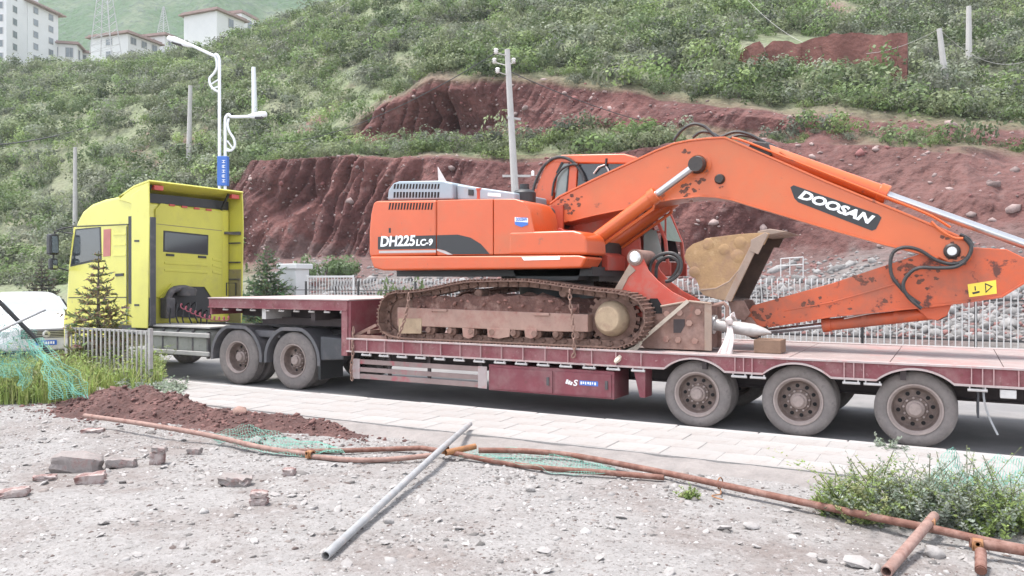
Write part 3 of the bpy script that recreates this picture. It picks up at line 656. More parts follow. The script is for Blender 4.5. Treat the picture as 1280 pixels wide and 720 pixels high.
# near and far side rails with wheel arches
def rail(y0, y1, out):
    bot = .785; pts = [(-6.02, .99), (XE, .99), (XE, bot)]
    lip = [(XE, bot)]
    for x in reversed(AX):
        a0 = [(x + .60 * math.cos(t) * 1.02, .345 + .60 * math.sin(t)) for t in np.linspace(.83, math.pi - .83, 15)]
        a0 = [(px_, min(pz, .945)) for px_, pz in a0]
        lip += [(p[0], max(p[1], bot)) for p in a0]
    lip += [(-.75, bot), (-6.02, bot)]
    pts += lip[1:]
    MB().prism(pts, y0, y1).build('side_rail', 'trailer', tr, smooth=0)
    # pale lower lip following the arches
    m = MB(); ya, yb = (y0 - .035, y1 + .05) if out < 0 else (y0 - .05, y1 + .035)
    vs = []; 
    for (x, z) in lip: vs += [(x, ya, z - .012), (x, yb, z - .012), (x, yb, z + .012), (x, ya, z + .012)]
    fs = []
    for i in range(len(lip) - 1):
        for k in range(4): fs.append((i * 4 + k, i * 4 + (k + 1) % 4, i * 4 + 4 + (k + 1) % 4, i * 4 + 4 + k))
    fs += [(0, 1, 2, 3), tuple(len(vs) - 4 + k for k in (3, 2, 1, 0))]
    m.add(vs, fs); m.build('rail_lip', 'trailer_lip', tr)
    MB().box(-6.02, XE, min(ya, y0), max(y1, y1 if out < 0 else yb), .985, 1.012).build('rail_cap', 'trailer_lip', tr, bevel=.004, smooth=0)
    for x in np.arange(-5.95, -.62, .372):
        MB().box(x - .006, x + .006, min(ya, y0) + .004, max(y1, y1 if out < 0 else yb) - .004, .797, .985).build('stiffener', 'trailer_faded', tr, smooth=0)
    for x0 in (.66, 1.99, 3.35):
        for dx in (-.11, .0, .11): MB().box(x0 + dx - .006, x0 + dx + .006, min(ya, y0) + .004, max(y1, y1 if out < 0 else yb) - .004, .80, .985).build('stiffener', 'trailer_faded', tr, smooth=0)
    for x in np.arange(3.7, XE, .3): MB().box(x - .006, x + .006, min(ya, y0) + .004, max(y1, y1 if out < 0 else yb) - .004, .80, .985).build('stiffener', 'trailer_faded', tr, smooth=0)
rail(0, .02, -1); rail(TW - .02, TW, 1)
for y in (.85, 1.9):
    MB().box(-5.9, XE - .1, y, y + .03, .52, .94).box(-5.9, XE - .1, y - .07, y + .10, .50, .52).build('main_beam', 'trailer_under', tr, smooth=0)
for x in np.arange(-5.5, XE, .8): MB().box(x, x + .06, .03, TW - .03, .80, .94).build('cross_member', 'trailer_under', tr, smooth=0)
# gooseneck
GX0, GX1 = -9.44, -6.02
MB().box(GX0, GX1, .0, .02, 1.49, 1.645).box(GX0, GX1, -.03, .05, 1.475, 1.492).build('gooseneck_rail', 'trailer', tr, smooth=0)
MB().box(GX0, GX1, TW - .02, TW, 1.49, 1.645).build('gooseneck_rail', 'trailer', tr, smooth=0)
MB().box(GX0, GX0 + .06, .022, TW - .022, 1.34, 1.64).build('gooseneck_front', 'trailer', tr, smooth=0)
MB().box(GX0, GX1 + .06, -.03, TW + .03, 1.646, 1.668).build('gooseneck_deck', 'trailer_lip', tr, bevel=.005, smooth=0)
for y in (.75, 2.0): MB().prism([(GX0 + .1, 1.30), (GX0 + .1, 1.48), (GX1, 1.48), (GX1, .75), (GX1 - .5, .98), (GX1 - 1.0, 1.22)], y, y + .1).build('gooseneck_beam', 'trailer_under', tr, smooth=0)
MB().box(GX1, GX1 + .055, .022, TW - .022, 1.002, 1.644).build('step_wall', 'toolbox', tr, smooth=0)
MB().box(GX1 - .13, GX1 - .002, -.004, .14, .70, 1.47).build('step_post', 'trailer', tr, bevel=.006, smooth=0)
MB().box(GX1 - .13, GX1 - .002, TW - .14, TW, .70, 1.47).build('step_post', 'trailer', tr, smooth=0)
for i in range(9):
    x = GX0 + .35 + i * .36; MB().cyl((x, .035, 1.44), (x + .13, .035, 1.44), .016, n=8).box(x + .02, x + .035, .02, .05, 1.44, 1.49).build('lashing_bar', 'tie_rod', tr)
for x in (GX0 + 1.3, GX0 + 2.5): MB().box(x, x + .1, .1, .75, 1.28, 1.47).build('bracket', 'tie_rod' if x < -7.5 else 'trailer_under', tr, smooth=0)
MB().box(GX0 + .9, GX1 - .3, .5, 2.4, 1.16, 1.3).build('kingpin_plate', 'trailer_under', tr, smooth=0)
for i in range(14):
    x = -5.7 + i * .37
    m = MB().cyl((x, -.005, .735), (x + .2, -.005, .735), .018, n=8); m.box(x + .015, x + .03, -.02, .02, .735, .772).box(x + .17, x + .185, -.02, .02, .735, .772)
    m.build('lashing_bar', 'tie_rod', tr)
for x in (.5, .74, 1.86, 2.1, 3.2): 
    m = MB().cyl((x, -.005, .735), (x + .2, -.005, .735), .018, n=8); m.box(x + .015, x + .03, -.02, .02, .735, .772).box(x + .17, x + .185, -.02, .02, .735, .772); m.build('lashing_bar', 'tie_rod', tr)
MB().box(3.52, 3.68, -.02, .1, .66, .76).build('side_lamp', 'tie_rod', tr, bevel=.01)
# side guard planks
for z0, z1 in ((.575, .655), (.445, .52), (.325, .41)):
    MB().box(-5.92, -3.30, .03, .06, z0, z1).build('guard_plank', 'plank', tr, bevel=.005, seg=1, smooth=0)
for x in (-5.2, -4.4, -3.42): MB().box(x, x + .05, .062, .1, .32, .94).build('guard_hanger', 'trailer_under', tr, smooth=0)
for x in (-5.93, -3.42): MB().box(x, x + .16, .022, .029, .32, .66).build('guard_end_plate', 'trailer_lip', tr, smooth=0)
# tool box
MB().box(-3.23, -1.16, .03, .62, .30, .70).build('tool_box', 'toolbox', tr, bevel=.008, smooth=0)
for x0, x1 in ((-3.19, -2.13), (-2.09, -1.20)):
    d = MB().box(x0, x1, .012, .028, .325, .655).build('tool_box_door', 'toolbox', tr, bevel=.006, smooth=0)
    MB().box(x1 - .09, x1 - .05, -.004, .0115, .44, .56).build('handle', 'dark_metal', d, smooth=0)
lg = MB(); yl = .009
for k in range(3): lg.obox((-1.89 + k * .035, yl, .515 - k * .012), (.012, 0, .03 - k * .004), (0, .002, 0), (.014, 0, -.004))
lg.build('emblem', 'decal_white', tr, smooth=0)
text_obj('S', 'emblem', 'decal_white', tr, (-1.79, yl, .46), (1, 0, 0), (0, 0, 1), .075, .09, .2, .02)
MB().box(-1.69, -1.40, yl, .0118, .475, .545).build('maker_plate', 'decal_blue', tr, smooth=0)
for k in range(7): MB().box(-1.672 + k * .036, -1.648 + k * .036 - (k % 3) * .004, yl - .003, yl - .0005, .49 + (k % 2) * .008, .53).build('character_mark', 'decal_white', tr, smooth=0)
MB().prism([(-.88, .78), (-.70, .78), (-.70, .36), (-.78, .36)], .03, .32).build('mud_flap', 'toolbox', tr, smooth=0)
MB().box(3.30, 3.32, .1, .55, .40, .93).build('mud_flap', 'dark_plastic', tr, smooth=0)
MB().tube(smooth_path([(3.36, .06, .78), (3.37, .05, .6), (3.42, .03, .42), (3.50, .0, .24)], 4), .012, 5).build('loose_strap', 'galv', tr)
# bits stowed at the foot of the step
m = MB(); m.beam((-5.9, .12, 1.06), (-5.48, .12, 1.24), .05, .05); m.beam((-5.9, .5, 1.06), (-5.48, .5, 1.24), .05, .05); m.beam((-5.6, .05, 1.12), (-5.6, .9, 1.12), .06, .06); m.beam((-5.93, .05, 1.04), (-5.2, .05, 1.04), .05, .05)
m.build('ramp_rack', 'breaker', tr, smooth=0)

# ================================================================== tractor unit
tk = thing('tractor_truck', (-11, 1.45, 0), 'yellow cab-over tractor unit with black fenders coupled to the red trailer', 'truck')
Y0, Y1 = .20, 2.70
CR = -11.85
prof = [(CR, 1.02), (CR, 3.66), (-12.25, 3.80), (-13.0, 3.745), (-13.45, 3.66), (-13.75, 3.52), (-13.95, 3.30), (-14.15, 2.86), (-14.30, 2.15), (-14.36, 1.45), (-14.36, 1.02)]
MB().prism(prof, Y0 + .03, Y1 - .03).build('cab_body', 'cab_yellow', tk, bevel=.09, seg=4)
MB().prism([(-12.9, .98), (-12.9, .75), (-13.35, .75), (-14.0, .42), (-14.38, .42), (-14.42, 1.0), (-14.38, 1.35), (-12.9, 1.35)], Y0 + .01, Y1 - .01).build('bumper', 'cab_yellow', tk, bevel=.05, seg=3)
put_wheel(tk, WF, -13.15, Y0 + .04, .525); put_wheel(tk, WF, -13.15, Y1 - .04, .525, True)
MB().box(-12.6, -11.95, Y0 + .06, Y1 - .06, .85, 1.25).build('skirt', 'dark_plastic', tk, bevel=.03)
# rear wall details (plane x = CR)
def RW(px, py): p = on_x(px, py, CR); return p.y, p.z
def rquad(name, mat, corners, d0, d1, parent=tk, bevel=0):
    q = [RW(*c) for c in corners]; m = MB(); n = len(q)
    vs = [(CR + d0, y, z) for y, z in q] + [(CR + d1, y, z) for y, z in q]
    m.add(vs, [tuple(range(n)), tuple(range(2 * n - 1, n - 1, -1))] + [(i, (i + 1) % n, (i + 1) % n + n, i + n) for i in range(n)])
    return m.build(name, mat, parent, bevel=bevel, smooth=0)
rquad('rear_panel', 'cab_yellow_shaded', [(200, 254), (277, 266), (277, 372), (193, 372), (193, 262)], .002, .035, bevel=.02)
w_ = rquad('rear_window', 'glass', [(204.5, 290), (257.5, 295.5), (257, 317), (204, 313)], .036, .044, bevel=.012)
rquad('window_seal', 'black', [(202.8, 288), (259.2, 293.8), (258.8, 319), (202.4, 314.8)], .030, .0385, w_, bevel=.012)
for c in ((206, 317), (246, 319.5)): rquad('window_latch', 'black', [c, (c[0] + 10, c[1] + .8), (c[0] + 10, c[1] + 3.6), (c[0], c[1] + 2.8)], .037, .055)
for (x, y) in ((213, 256.5), (228.6, 258.6), (244, 260.6), (259, 262.4)): rquad('marker_lamp', 'red_lamp', [(x - 3.4, y - 1.4), (x + 3.4, y - .6), (x + 3.4, y + 1.6), (x - 3.4, y + .8)], .037, .06)
for (y0, x0, x1) in ((327, 204, 258), (336, 204, 258), (322, 264, 276), (330, 264, 276), (338, 264, 276)):
    rquad('pressed_rib', 'cab_yellow_shaded', [(x0, y0), (x1, y0 + 3), (x1, y0 + 6), (x0, y0 + 3)], .035, .047, bevel=.006)
rquad('body_seam', 'cab_inner', [(194, 279.5), (276, 288), (276, 289), (194, 280.5)], .03, .0375)
# engine tunnel: black panel painted for the shade of its opening, air intake
rquad('tunnel_shade_panel', 'black', [(200, 395), (201, 372), (214, 357), (253, 358), (262, 372), (262, 398)], .036, .05)
rquad('tunnel_rim', 'cab_yellow_shaded', [(197, 372), (212, 354.5), (255, 355.5), (266, 372), (262, 372), (253, 358.5), (214, 357.5), (201, 373)], .03, .075)
rquad('lower_wall', 'dark_plastic', [(184, 372), (192, 372), (192, 412), (184, 412)], .0, .04)
it = MB(); it.box(-11.78, -11.55, .70, .92, 1.18, 1.62); it.build('air_intake', 'dark_metal', tk, bevel=.03)
MB().tube(smooth_path([(-11.65, .8, 1.6), (-11.62, .9, 1.78), (-11.62, 1.2, 1.82), (-11.66, 1.5, 1.74)], 5), .07, 10).build('intake_duct', 'dark_metal', tk)
MB().lathe([(.0, 0), (.19, .0), (.2, .02), (.2, .16), (.0, .18)], (-11.62, 1.25, 1.66), 'z', 18).build('air_filter_lid', 'dark_metal', tk)
random.seed(3)
for k in range(7):
    p = Vector((-11.7, .75 + k * .16, 1.2 + random.uniform(0, .3))); MB().tube(smooth_path([p, p + Vector((.15, .05, .12)), p + Vector((.25, -.06, -.15)), p + Vector((.3, .03, -.4))], 4), .018, 5).build('cable', 'rubber_hose', tk)
cp = [(-11.45 + .95 * t, .95 + .5 * t + .045 * math.cos(t * 66), 1.46 - .42 * math.sin(t * 1.9) * .7 + .045 * math.sin(t * 66)) for t in np.linspace(0, 1, 90)]
MB().tube(cp, .012, 5).build('coiled_air_line', 'coil', tk)
# wind fairings
def fairing(yo, yi, near):
    pts = [(-12.02, 1.0), (-11.50, 1.0), (-11.44, 3.2), (-11.46, 3.9), (-11.52, 3.99), (-12.02, 3.78)]
    o = MB().prism(pts, min(yo, yi), max(yo, yi)).build('side_fairing', 'cab_yellow', tk, bevel=.015)
    return o
fn = fairing(Y0 - .005, Y0 + .022, True); ff = fairing(Y1 - .022, Y1 + .005, False)
MB().box(-12.14, -12.03, Y0 + .012, Y0 + .028, 1.5, 3.34).build('door_gap_seal', 'black', tk, smooth=0)
MB().box(-11.85, -11.80, Y0 + .03, Y0 + .20, 1.2, 3.32).build('corner_seal', 'dark_plastic', tk, bevel=.02)
MB().box(-11.435, -11.405, Y0 - .004, Y0 + .13, 1.05, 3.30).build('fairing_rubber', 'dark_plastic', fn, bevel=.012)
MB().box(-11.98, -11.50, Y1 - .05, Y1 - .0225, 1.02, 2.25).build('fairing_lining', 'cab_inner', ff, smooth=0)
for z in (2.0, 2.4, 2.85, 3.1): MB().box(-11.9, -11.52, Y1 - .075, Y1 - .0235 - (.03 if z < 2.25 else 0), z, z + .03).build('fairing_rib', 'dark_plastic', ff, smooth=0)
MB().beam((-11.85, Y1 - .2, 3.1), (-11.5, Y1 - .04, 3.08), .05, .06).build('fairing_stay', 'dark_metal', ff)
# roof deflector: a thin shell open to the rear
rd = [(-12.5, 3.755), (-12.25, 3.86), (-11.95, 3.98), (-11.47, 4.07), (-11.44, 4.04), (-11.47, 4.02), (-11.95, 3.93), (-12.25, 3.81)]
MB().prism(rd, Y0, Y1).build('roof_deflector', 'cab_yellow', tk, bevel=.012)
for ya, yb in ((Y0, Y0 + .03), (Y1 - .03, Y1)): MB().prism([(-12.45, 3.70), (-12.25, 3.81), (-11.95, 3.93), (-11.47, 4.02), (-11.47, 3.85), (-11.75, 3.66), (-12.0, 3.6)], ya, yb).build('deflector_cheek', 'cab_yellow', tk, bevel=.01)
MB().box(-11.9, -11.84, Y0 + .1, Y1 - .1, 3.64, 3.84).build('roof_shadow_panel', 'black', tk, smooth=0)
for y in (Y0 + .12, Y1 - .35): MB().beam((-11.8, y, 3.62), (-11.55, y, 3.98), .04, .04).build('deflector_stay', 'black', tk)
for y in (Y0 + .16, Y1 - .30): MB().box(-11.6, -11.5, y, y + .22, 3.88, 3.98).build('stay_bracket', 'red_lamp', tk, bevel=.01)
# near side door, window, mirrors
def SQ(name, mat, pts, y0, y1, parent=tk, bevel=0): return MB().prism(XZ(pts, Y0 + .03), y0, y1).build(name, mat, parent, bevel=bevel, smooth=0)
dr = SQ('door', 'cab_yellow', [(93, 284), (160, 281), (160, 405), (86, 405), (87, 335)], Y0 + .008, Y0 + .032, bevel=.01)
SQ('side_window', 'glass', [(97, 288), (126, 285), (127, 323), (91, 331)], Y0 - .001, Y0 + .010, dr, bevel=.01)
SQ('quarter_blind', 'curtain', [(131, 287), (140, 286), (139.5, 320), (130.5, 321)], Y0 - .001, Y0 + .009, dr)
SQ('window_frame', 'black', [(95.5, 286.5), (127.5, 283.5), (128.5, 325), (89, 333.5)], Y0 + .004, Y0 + .009, dr, bevel=.01)
SQ('door_handle', 'black', [(146, 342), (156, 341.5), (156, 345), (146, 345.5)], Y0 - .01, Y0 + .008, dr)
SQ('drip_rail', 'black', [(96, 282.4), (161, 280), (161, 281.2), (96, 283.6)], Y0 - .004, Y0 + .02)
SQ('panel_seam', 'black', [(87, 371.5), (160, 371), (160, 372.2), (87, 372.7)], Y0 + .004, Y0 + .0095, dr)
SQ('panel_seam', 'black', [(159.2, 283), (160.2, 283), (160.2, 405), (159.2, 405)], Y0 + .004, Y0 + .0095, dr)
for k in range(3): SQ('pressed_rib', 'cab_yellow', [(143, 292 + k * 13), (158, 291.6 + k * 13), (158, 294 + k * 13), (143, 294.4 + k * 13)], Y0 + .0, Y0 + .009, dr, bevel=.004)
SQ('fairing_hinge', 'black', [(170, 300), (176, 300), (176, 302.5), (170, 302.5)], Y0 - .012, Y0 - .004)
SQ('fairing_hinge', 'black', [(170, 380), (176, 380), (176, 382.5), (170, 382.5)], Y0 - .012, Y0 - .004)
mi = MB(); mi.box(-14.45, -14.28, -.16, .06, 2.55, 3.02); o = mi.build('mirror', 'black', tk, bevel=.05, seg=3)
MB().box(-14.278, -14.27, -.12, .02, 2.60, 2.97).build('mirror_glass', 'mirror_glass', o, smooth=0)
o = MB().box(-14.42, -14.28, -.14, .04, 2.22, 2.48).build('mirror', 'black', tk, bevel=.05, seg=3)
MB().box(-14.278, -14.27, -.10, .0, 2.26, 2.44).build('mirror_glass', 'mirror_glass', o, smooth=0)
MB().tube([(-14.0, Y0 + .05, 3.02), (-14.34, -.02, 3.08), (-14.36, -.05, 2.3), (-14.2, Y0 + .05, 2.2)], .022, 6).build('mirror_arm', 'black', tk)
MB().tube([(-14.0, .3, 3.2), (-14.2, .1, 3.15), (-14.3, .0, 3.1)], .02, 6).build('front_mirror_arm', 'black', tk)
# windscreen, grille and lamps at the front
MB().add([(-14.175, Y0 + .18, 2.84), (-14.175, Y1 - .18, 2.84), (-14.335, Y1 - .14, 2.0), (-14.335, Y0 + .14, 2.0)], [(0, 1, 2, 3)]).build('windscreen', 'glass', tk, smooth=0)
MB().box(-14.42, -14.37, .7, 2.2, 1.15, 1.75).build('grille', 'dark_plastic', tk, smooth=0)
for y in (.3, 2.3): MB().box(-14.44, -14.40, y, y + .3, .7, .95).build('headlight', 'lamp_glass', tk, bevel=.02)
# chassis, tanks, fenders, drive axles
for y in (.98, 1.82): MB().box(-13.9, -6.9, y, y + .09, .78, 1.05).build('chassis_rail', 'dark_metal', tk, smooth=0)
for x in (-7.5, -8.93):
    put_wheel(tk, WD, x, .22, .525); put_wheel(tk, WD, x, .56, .525, inner=True); put_wheel(tk, WD, x, Y1 - .22 + .2, .525, True); put_wheel(tk, WD, x, Y1 - .36, .525, True, inner=True)
    MB().cyl((x, .4, .525), (x, 2.5, .525), .09).build('axle', 'dark_metal', tk)
    MB().lathe([(.0, -.2), (.2, -.12), (.24, 0), (.2, .12), (0, .2)], (x, 1.45, .525), 'y', 16).build('differential', 'dark_metal', tk)
    for ya, yb in ((.20, .84), (2.06, 2.70)):
        arc = [(x + .63 * math.cos(t), .535 + .63 * math.sin(t) * .93) for t in np.linspace(-.12, math.pi + .12, 22)]; arc = [(a, min(z, 1.08)) for a, z in arc]
        m = MB(); vs = []
        for (a, z) in arc:
            d = Vector((a - x, 0, z - .535)).normalized() * .03; vs += [(a, ya, z), (a, yb, z), (a + d.x, yb, z + d.z), (a + d.x, ya, z + d.z)]
        fs = [(i * 4 + k, i * 4 + (k + 1) % 4, i * 4 + 4 + (k + 1) % 4, i * 4 + 4 + k) for i in range(len(arc) - 1) for k in range(4)] + [(0, 1, 2, 3), tuple(len(vs) - 4 + k for k in (3, 2, 1, 0))]
        m.add(vs, fs).build('mudguard', 'fender', tk, bevel=.006)
        m = MB(); vs = []
        for (a, z) in arc:
            d = Vector((a - x, 0, z - .535)).normalized() * .075; e = Vector((a - x, 0, z - .535)).normalized() * .002; yy = ya - .012 if ya < 1 else yb + .012; y2 = yy + .03 if ya < 1 else yy - .03
            vs += [(a - e.x * 4, yy, z - e.z * 4), (a - e.x * 4, y2, z - e.z * 4), (a + d.x * .8, y2, z + d.z * .8), (a + d.x * .8, yy, z + d.z * .8)]
        m.add(vs, fs).build('mudguard_edge', 'fender', tk, bevel=.005)
MB().prism([(-6.84, 1.0), (-6.28, .98), (-6.30, .60), (-6.84, .56)], .22, .84).build('rear_mudguard_box', 'dark_plastic', tk, bevel=.03)
MB().box(-6.9, -6.84, .24, .84, .22, .56).build('mud_flap', 'black', tk, smooth=0)
MB().box(-8.55, -7.9, .3, .8, .92, 1.06).build('mudguard_bridge', 'fender', tk, bevel=.03)
MB().box(-9.2, -7.3, .9, 2.0, 1.06, 1.14).build('fifth_wheel', 'dark_metal', tk, bevel=.03)
MB().box(-6.95, -6.85, .7, 2.2, .7, 1.0).build('rear_cross_beam', 'dark_metal', tk, smooth=0)
tx0, tx1 = -11.75, -9.72
o = MB().box(tx0, tx1, .30, .90, .46, 1.02).build('fuel_tank', 'tank', tk, bevel=.12, seg=4)
for x in (-11.2, -10.75, -10.3): MB().box(x, x + .07, .285, .93, .445, 1.035).build('tank_band', 'dark_metal', o, bevel=.12, seg=4)
MB().cyl((-10.95, .45, 1.0), (-10.95, .45, 1.06), .06).build('filler_cap', 'dark_metal', o)
for z in (.86, .50): MB().box(tx0 - .1, tx1 + .04, .20, .245, z, z + .09).build('side_rail', 'step', tk, bevel=.015)
for x in (-11.6, -9.8): MB().box(x, x + .05, .246, .3, .45, .98).build('rail_bracket', 'dark_metal', tk, smooth=0)
MB().box(-11.78, -9.72, .26, 1.0, 1.045, 1.075).build('catwalk', 'step', tk, smooth=0)
MB().cyl((-9.75, .5, .6), (-9.75, 1.0, .6), .15).build('air_tank', 'dark_metal', tk)
MB().tube([(-11.62, 2.35, 1.64), (-11.62, 2.35, 1.93), (-11.62, 2.62, 1.93), (-11.62, 2.62, 1.64)], .016, 6).build('grab_rail', 'black', tk)
# ================================================================== excavator
ex = thing('excavator', (-3.0, 1.45, 1.0), 'orange crawler excavator with folded boom standing on the red lowbed trailer', 'excavator')
YN, YF = .15, 2.80
# ---- undercarriage
def resample(pts, n, closed=True):
    P = np.array(pts + [pts[0]]); d = np.r_[0, np.cumsum(np.linalg.norm(np.diff(P, axis=0), axis=1))]; t = np.linspace(0, d[-1], n, endpoint=False)
    return np.stack([np.interp(t, d, P[:, 0]), np.interp(t, d, P[:, 1])], 1), d[-1]
loop = XZ([(472.5, 396), (474, 384), (479, 373), (488, 366.5), (505, 365.5), (523, 364), (545, 360), (565, 355), (585, 352), (620, 351), (655, 351), (685, 355), (710, 359), (740, 363), (765, 365.5), (785, 369), (798, 377), (805, 389), (806, 403), (800, 418), (788, 429), (770, 435.5)], .0)
zb = 1.035
loop = [(x, max(z, zb)) for x, z in loop] + [(-1.3, zb), (-2.5, zb), (-3.7, zb), (-4.9, zb), (-5.15, zb + .03), (-5.32, zb + .13)]
sh = MB(); sh.box(-.088, .088, -.30, .30, -.012, .006)
for xx in (-.075, -.01, .055): sh.box(xx, xx + .018, -.30, .30, .004, .034)
sh_me = sh.mesh('track_shoe', 'track', 0)
ch = MB().box(-.095, .095, -.11, -.06, -.095, -.012).box(-.095, .095, .06, .11, -.095, -.012).cyl((.07, -.14, -.055), (.07, .14, -.055), .028, n=8); ch_me = ch.mesh('track_link', 'track')
NSH = 56; sp, per = resample(loop, NSH)
cen = sp.mean(0)
for side, yc in ((0, .30), (1, 2.58)):
    tk_ = link('track', None, ex, T(-3, yc, 1.0)) 
    for k in range(NSH):
        a = sp[k]; b_ = sp[(k + 1) % NSH]; c_ = sp[k - 1]; t = b_ - c_; ang = math.atan2(t[1], t[0])
        nrm = np.array([-t[1], t[0]]); flip = np.dot(nrm, a - cen) < 0
        mw = Matrix.Translation((a[0], yc, a[1])) @ Matrix.Rotation(-ang, 4, 'Y') @ (Matrix.Rotation(math.pi, 4, 'X') if flip else Matrix())
        mw = mw @ Matrix.Diagonal((per / NSH / .176 * 1.0, 1, 1, 1))
        link('track_shoe', sh_me, tk_, mw); link('track_link', ch_me, tk_, mw)
    ya = yc - .21
    fr = XZ([(497, 384), (735, 393), (735, 415), (690, 414.5), (526, 408), (497, 408)], .1)
    fo = MB().prism(fr, ya, yc + .2).build('track_frame', 'track_frame', ex, bevel=.012, smooth=0)
    MB().prism(XZ([(499, 398), (528, 398), (527, 417), (499, 417)], .1), ya - .01, ya + .02).build('recoil_guard', 'hub_mud', fo, bevel=.006, smooth=0)
    for (cx, w) in ((586, 15), (624, 29), (664, 16)): MB().prism(XZ([(cx - w / 2, 410), (cx + w / 2, 411), (cx + w / 2 - 1, 421), (cx, 423.5), (cx - w / 2 + 1, 421)], .1), ya - .012, ya + .01).build('chain_guide', 'track_frame', fo, bevel=.006, smooth=0)
    for k in range(8):
        p = on_y(536 + k * 26.5, 415 + k * .9, .1); MB().lathe([(0, -.03), (.045, -.03), (.05, -.02), (.05, .03), (.085, .05), (.085, .14), (.07, .16), (.07, .26), (.085, .28), (.085, .38), (0, .38)], (p.x, ya + .01, zb + .155), 'y', 16).build('track_roller', 'track', ex)
    for px, py in ((593, 367), (700, 366)):
        p = on_y(px, py, .1); MB().lathe([(0, 0), (.06, 0), (.075, .02), (.075, .2), (0, .22)], (p.x, yc - .1, p.z), 'y', 16).build('carrier_roller', 'track', ex)
    p = on_y(763, 400, .0); sp_ = (-1.27, yc, 1.44)
    MB().lathe([(0, -.27), (.17, -.27), (.19, -.255), (.21, -.2), (.24, -.16), (.26, -.1), (.26, .1), (0, .12)], sp_, 'y', 28).build('final_drive', 'hub_mud', ex)
    m = MB(); m.lathe([(.26, -.045), (.35, -.03), (.35, .03), (.26, .045)], sp_, 'y', 40)
    for k in range(21): a = k * 2 * math.pi / 21; m.obox((sp_[0] + .37 * math.cos(a), yc, sp_[2] + .37 * math.sin(a)), (.035 * math.cos(a), 0, .035 * math.sin(a)), (0, .03, 0), (-.025 * math.sin(a), 0, .025 * math.cos(a)))
    m.build('sprocket', 'track', ex)
    MB().lathe([(0, -.12), (.12, -.12), (.14, -.06), (.30, -.05), (.33, -.02), (.33, .02), (.30, .05), (0, .1)], (-5.03, yc, 1.42), 'y', 32).build('idler', 'track', ex)
    # caked mud between the runs of the track
    mx = np.linspace(-4.75, -1.75, 46); my = np.linspace(yc - .16, yc + .16, 6); X, Yg = np.meshgrid(mx, my)
    Zm = 1.64 + .17 * np.exp(-((X + 3.1) / 1.0) ** 2) + .12 * fbm(X * 1.3, Yg * 2, 0, 4 + side, 3) + .06 * fbm(X * 7, Yg * 7, 0, 9, 3); V = np.stack([X, Yg, Zm], -1).reshape(-1, 3)
    V0 = np.stack([mx, np.full(46, yc - .17), np.full(46, 1.36)], 1); V = np.concatenate([V0, V]); F = [(j * 46 + i, j * 46 + i + 1, (j + 1) * 46 + i + 1, (j + 1) * 46 + i) for j in range(6) for i in range(45)]
    link('caked_mud', np_mesh('caked_mud', V, F, 'track_mud', smooth=True), ex)
    V, F, c = stones_mesh(np.stack([RNG.uniform(-4.7, -1.8, 60), RNG.uniform(yc - .2, yc - .1, 60), RNG.uniform(1.48, 1.74, 60)], 1), RNG.uniform(.015, .05, 60), np.tile([[.2, .1, .08]], (60, 1)) * RNG.uniform(.7, 1.7, (60, 1)), 8)
    tag(link('mud_clods', np_mesh('mud_clods', V, F, 'pebble', c), ex), kind='stuff')
    for (px, py) in ((549, 388), (676, 393)):
        p = on_y(px, py, .05); MB().obox((p.x, ya + .02, p.z), (.13, 0, 0), (0, .05, 0), (0, 0, .02)).build('track_step', 'track_frame', ex, bevel=.006)
MB().prism([(-4.3, 1.3), (-1.9, 1.3), (-2.2, 1.72), (-4.0, 1.72)], .55, 2.33).build('car_body', 'track_mud', ex, smooth=0)
MB().lathe([(.62, 1.70), (.62, 1.98), (.55, 2.15)], (-2.75, 1.45, 0), 'z', 36).build('slew_ring', 'black', ex)
# ---- house
def EP(name, mat, pts, y0, y1, y=YN, bevel=.02, seg=3, parent=ex, smooth=35): return MB().prism(XZ(pts, y), y0, y1).build(name, mat, parent, bevel=bevel, seg=seg, smooth=smooth)
cw = EP('counterweight', 'orange', [(461, 316), (461, 290), (463, 268), (466, 254), (470, 251), (545, 250), (545, 319.5), (462, 321)], YN, YF, bevel=.09, seg=5)
pan = EP('engine_panel', 'orange', [(545.8, 250), (616, 248.5), (616, 318.5), (545.8, 319.5)], YN + .004, YF - .004, bevel=.018)
fp = EP('side_door_panel', 'orange', [(616.8, 248.5), (643, 248.5), (655, 252), (662, 262), (668, 291), (668, 318), (616.8, 318.5)], YN + .002, YN + .95, bevel=.02)
MB().box(-3.2, -2.45, YN + .952, 1.05, 2.4, 3.2).build('tank_block', 'orange_dark', ex, smooth=0)
sk = EP('skirt_rail', 'orange', [(463, 320.5), (724, 319.2), (735, 321.5), (727, 335), (690, 336), (480, 338.3), (468, 335)], YN - .03, YN + .6, bevel=.035, seg=3)
EP('skirt_rail', 'orange_dark', [(463, 321), (724, 319.5), (727, 335), (480, 338.3)], YF - .4, YF)
EP('front_box', 'orange', [(636, 290), (716, 288), (728, 291), (733, 299), (734, 318.5), (636, 319)], YN - .01, YN + .75, bevel=.045, seg=4)
MB().box(-5.35, -1.7, .5, 2.6, 2.06, 2.2).build('swing_frame', 'black', ex, smooth=0)
MB().box(-3.5, -1.75, .9, 2.0, 1.98, 2.6).build('swing_frame_centre', 'grease', ex, smooth=0)
EP('belly_plate', 'black', [(640, 336), (726, 335.5), (722, 350), (648, 352)], .5, 2.4, y=.5, bevel=0)
EP('trim_strip', 'decal_white', [(652, 321.5), (700, 320.5), (700, 324.5), (655, 325.5)], YN - .034, YN - .029, y=YN - .03, bevel=0, parent=sk)
EP('trim_strip', 'decal_grey', [(474, 313.5), (545, 312.5), (545, 315.5), (474, 316.5)], YN - .006, YN + .002, bevel=0, parent=cw)
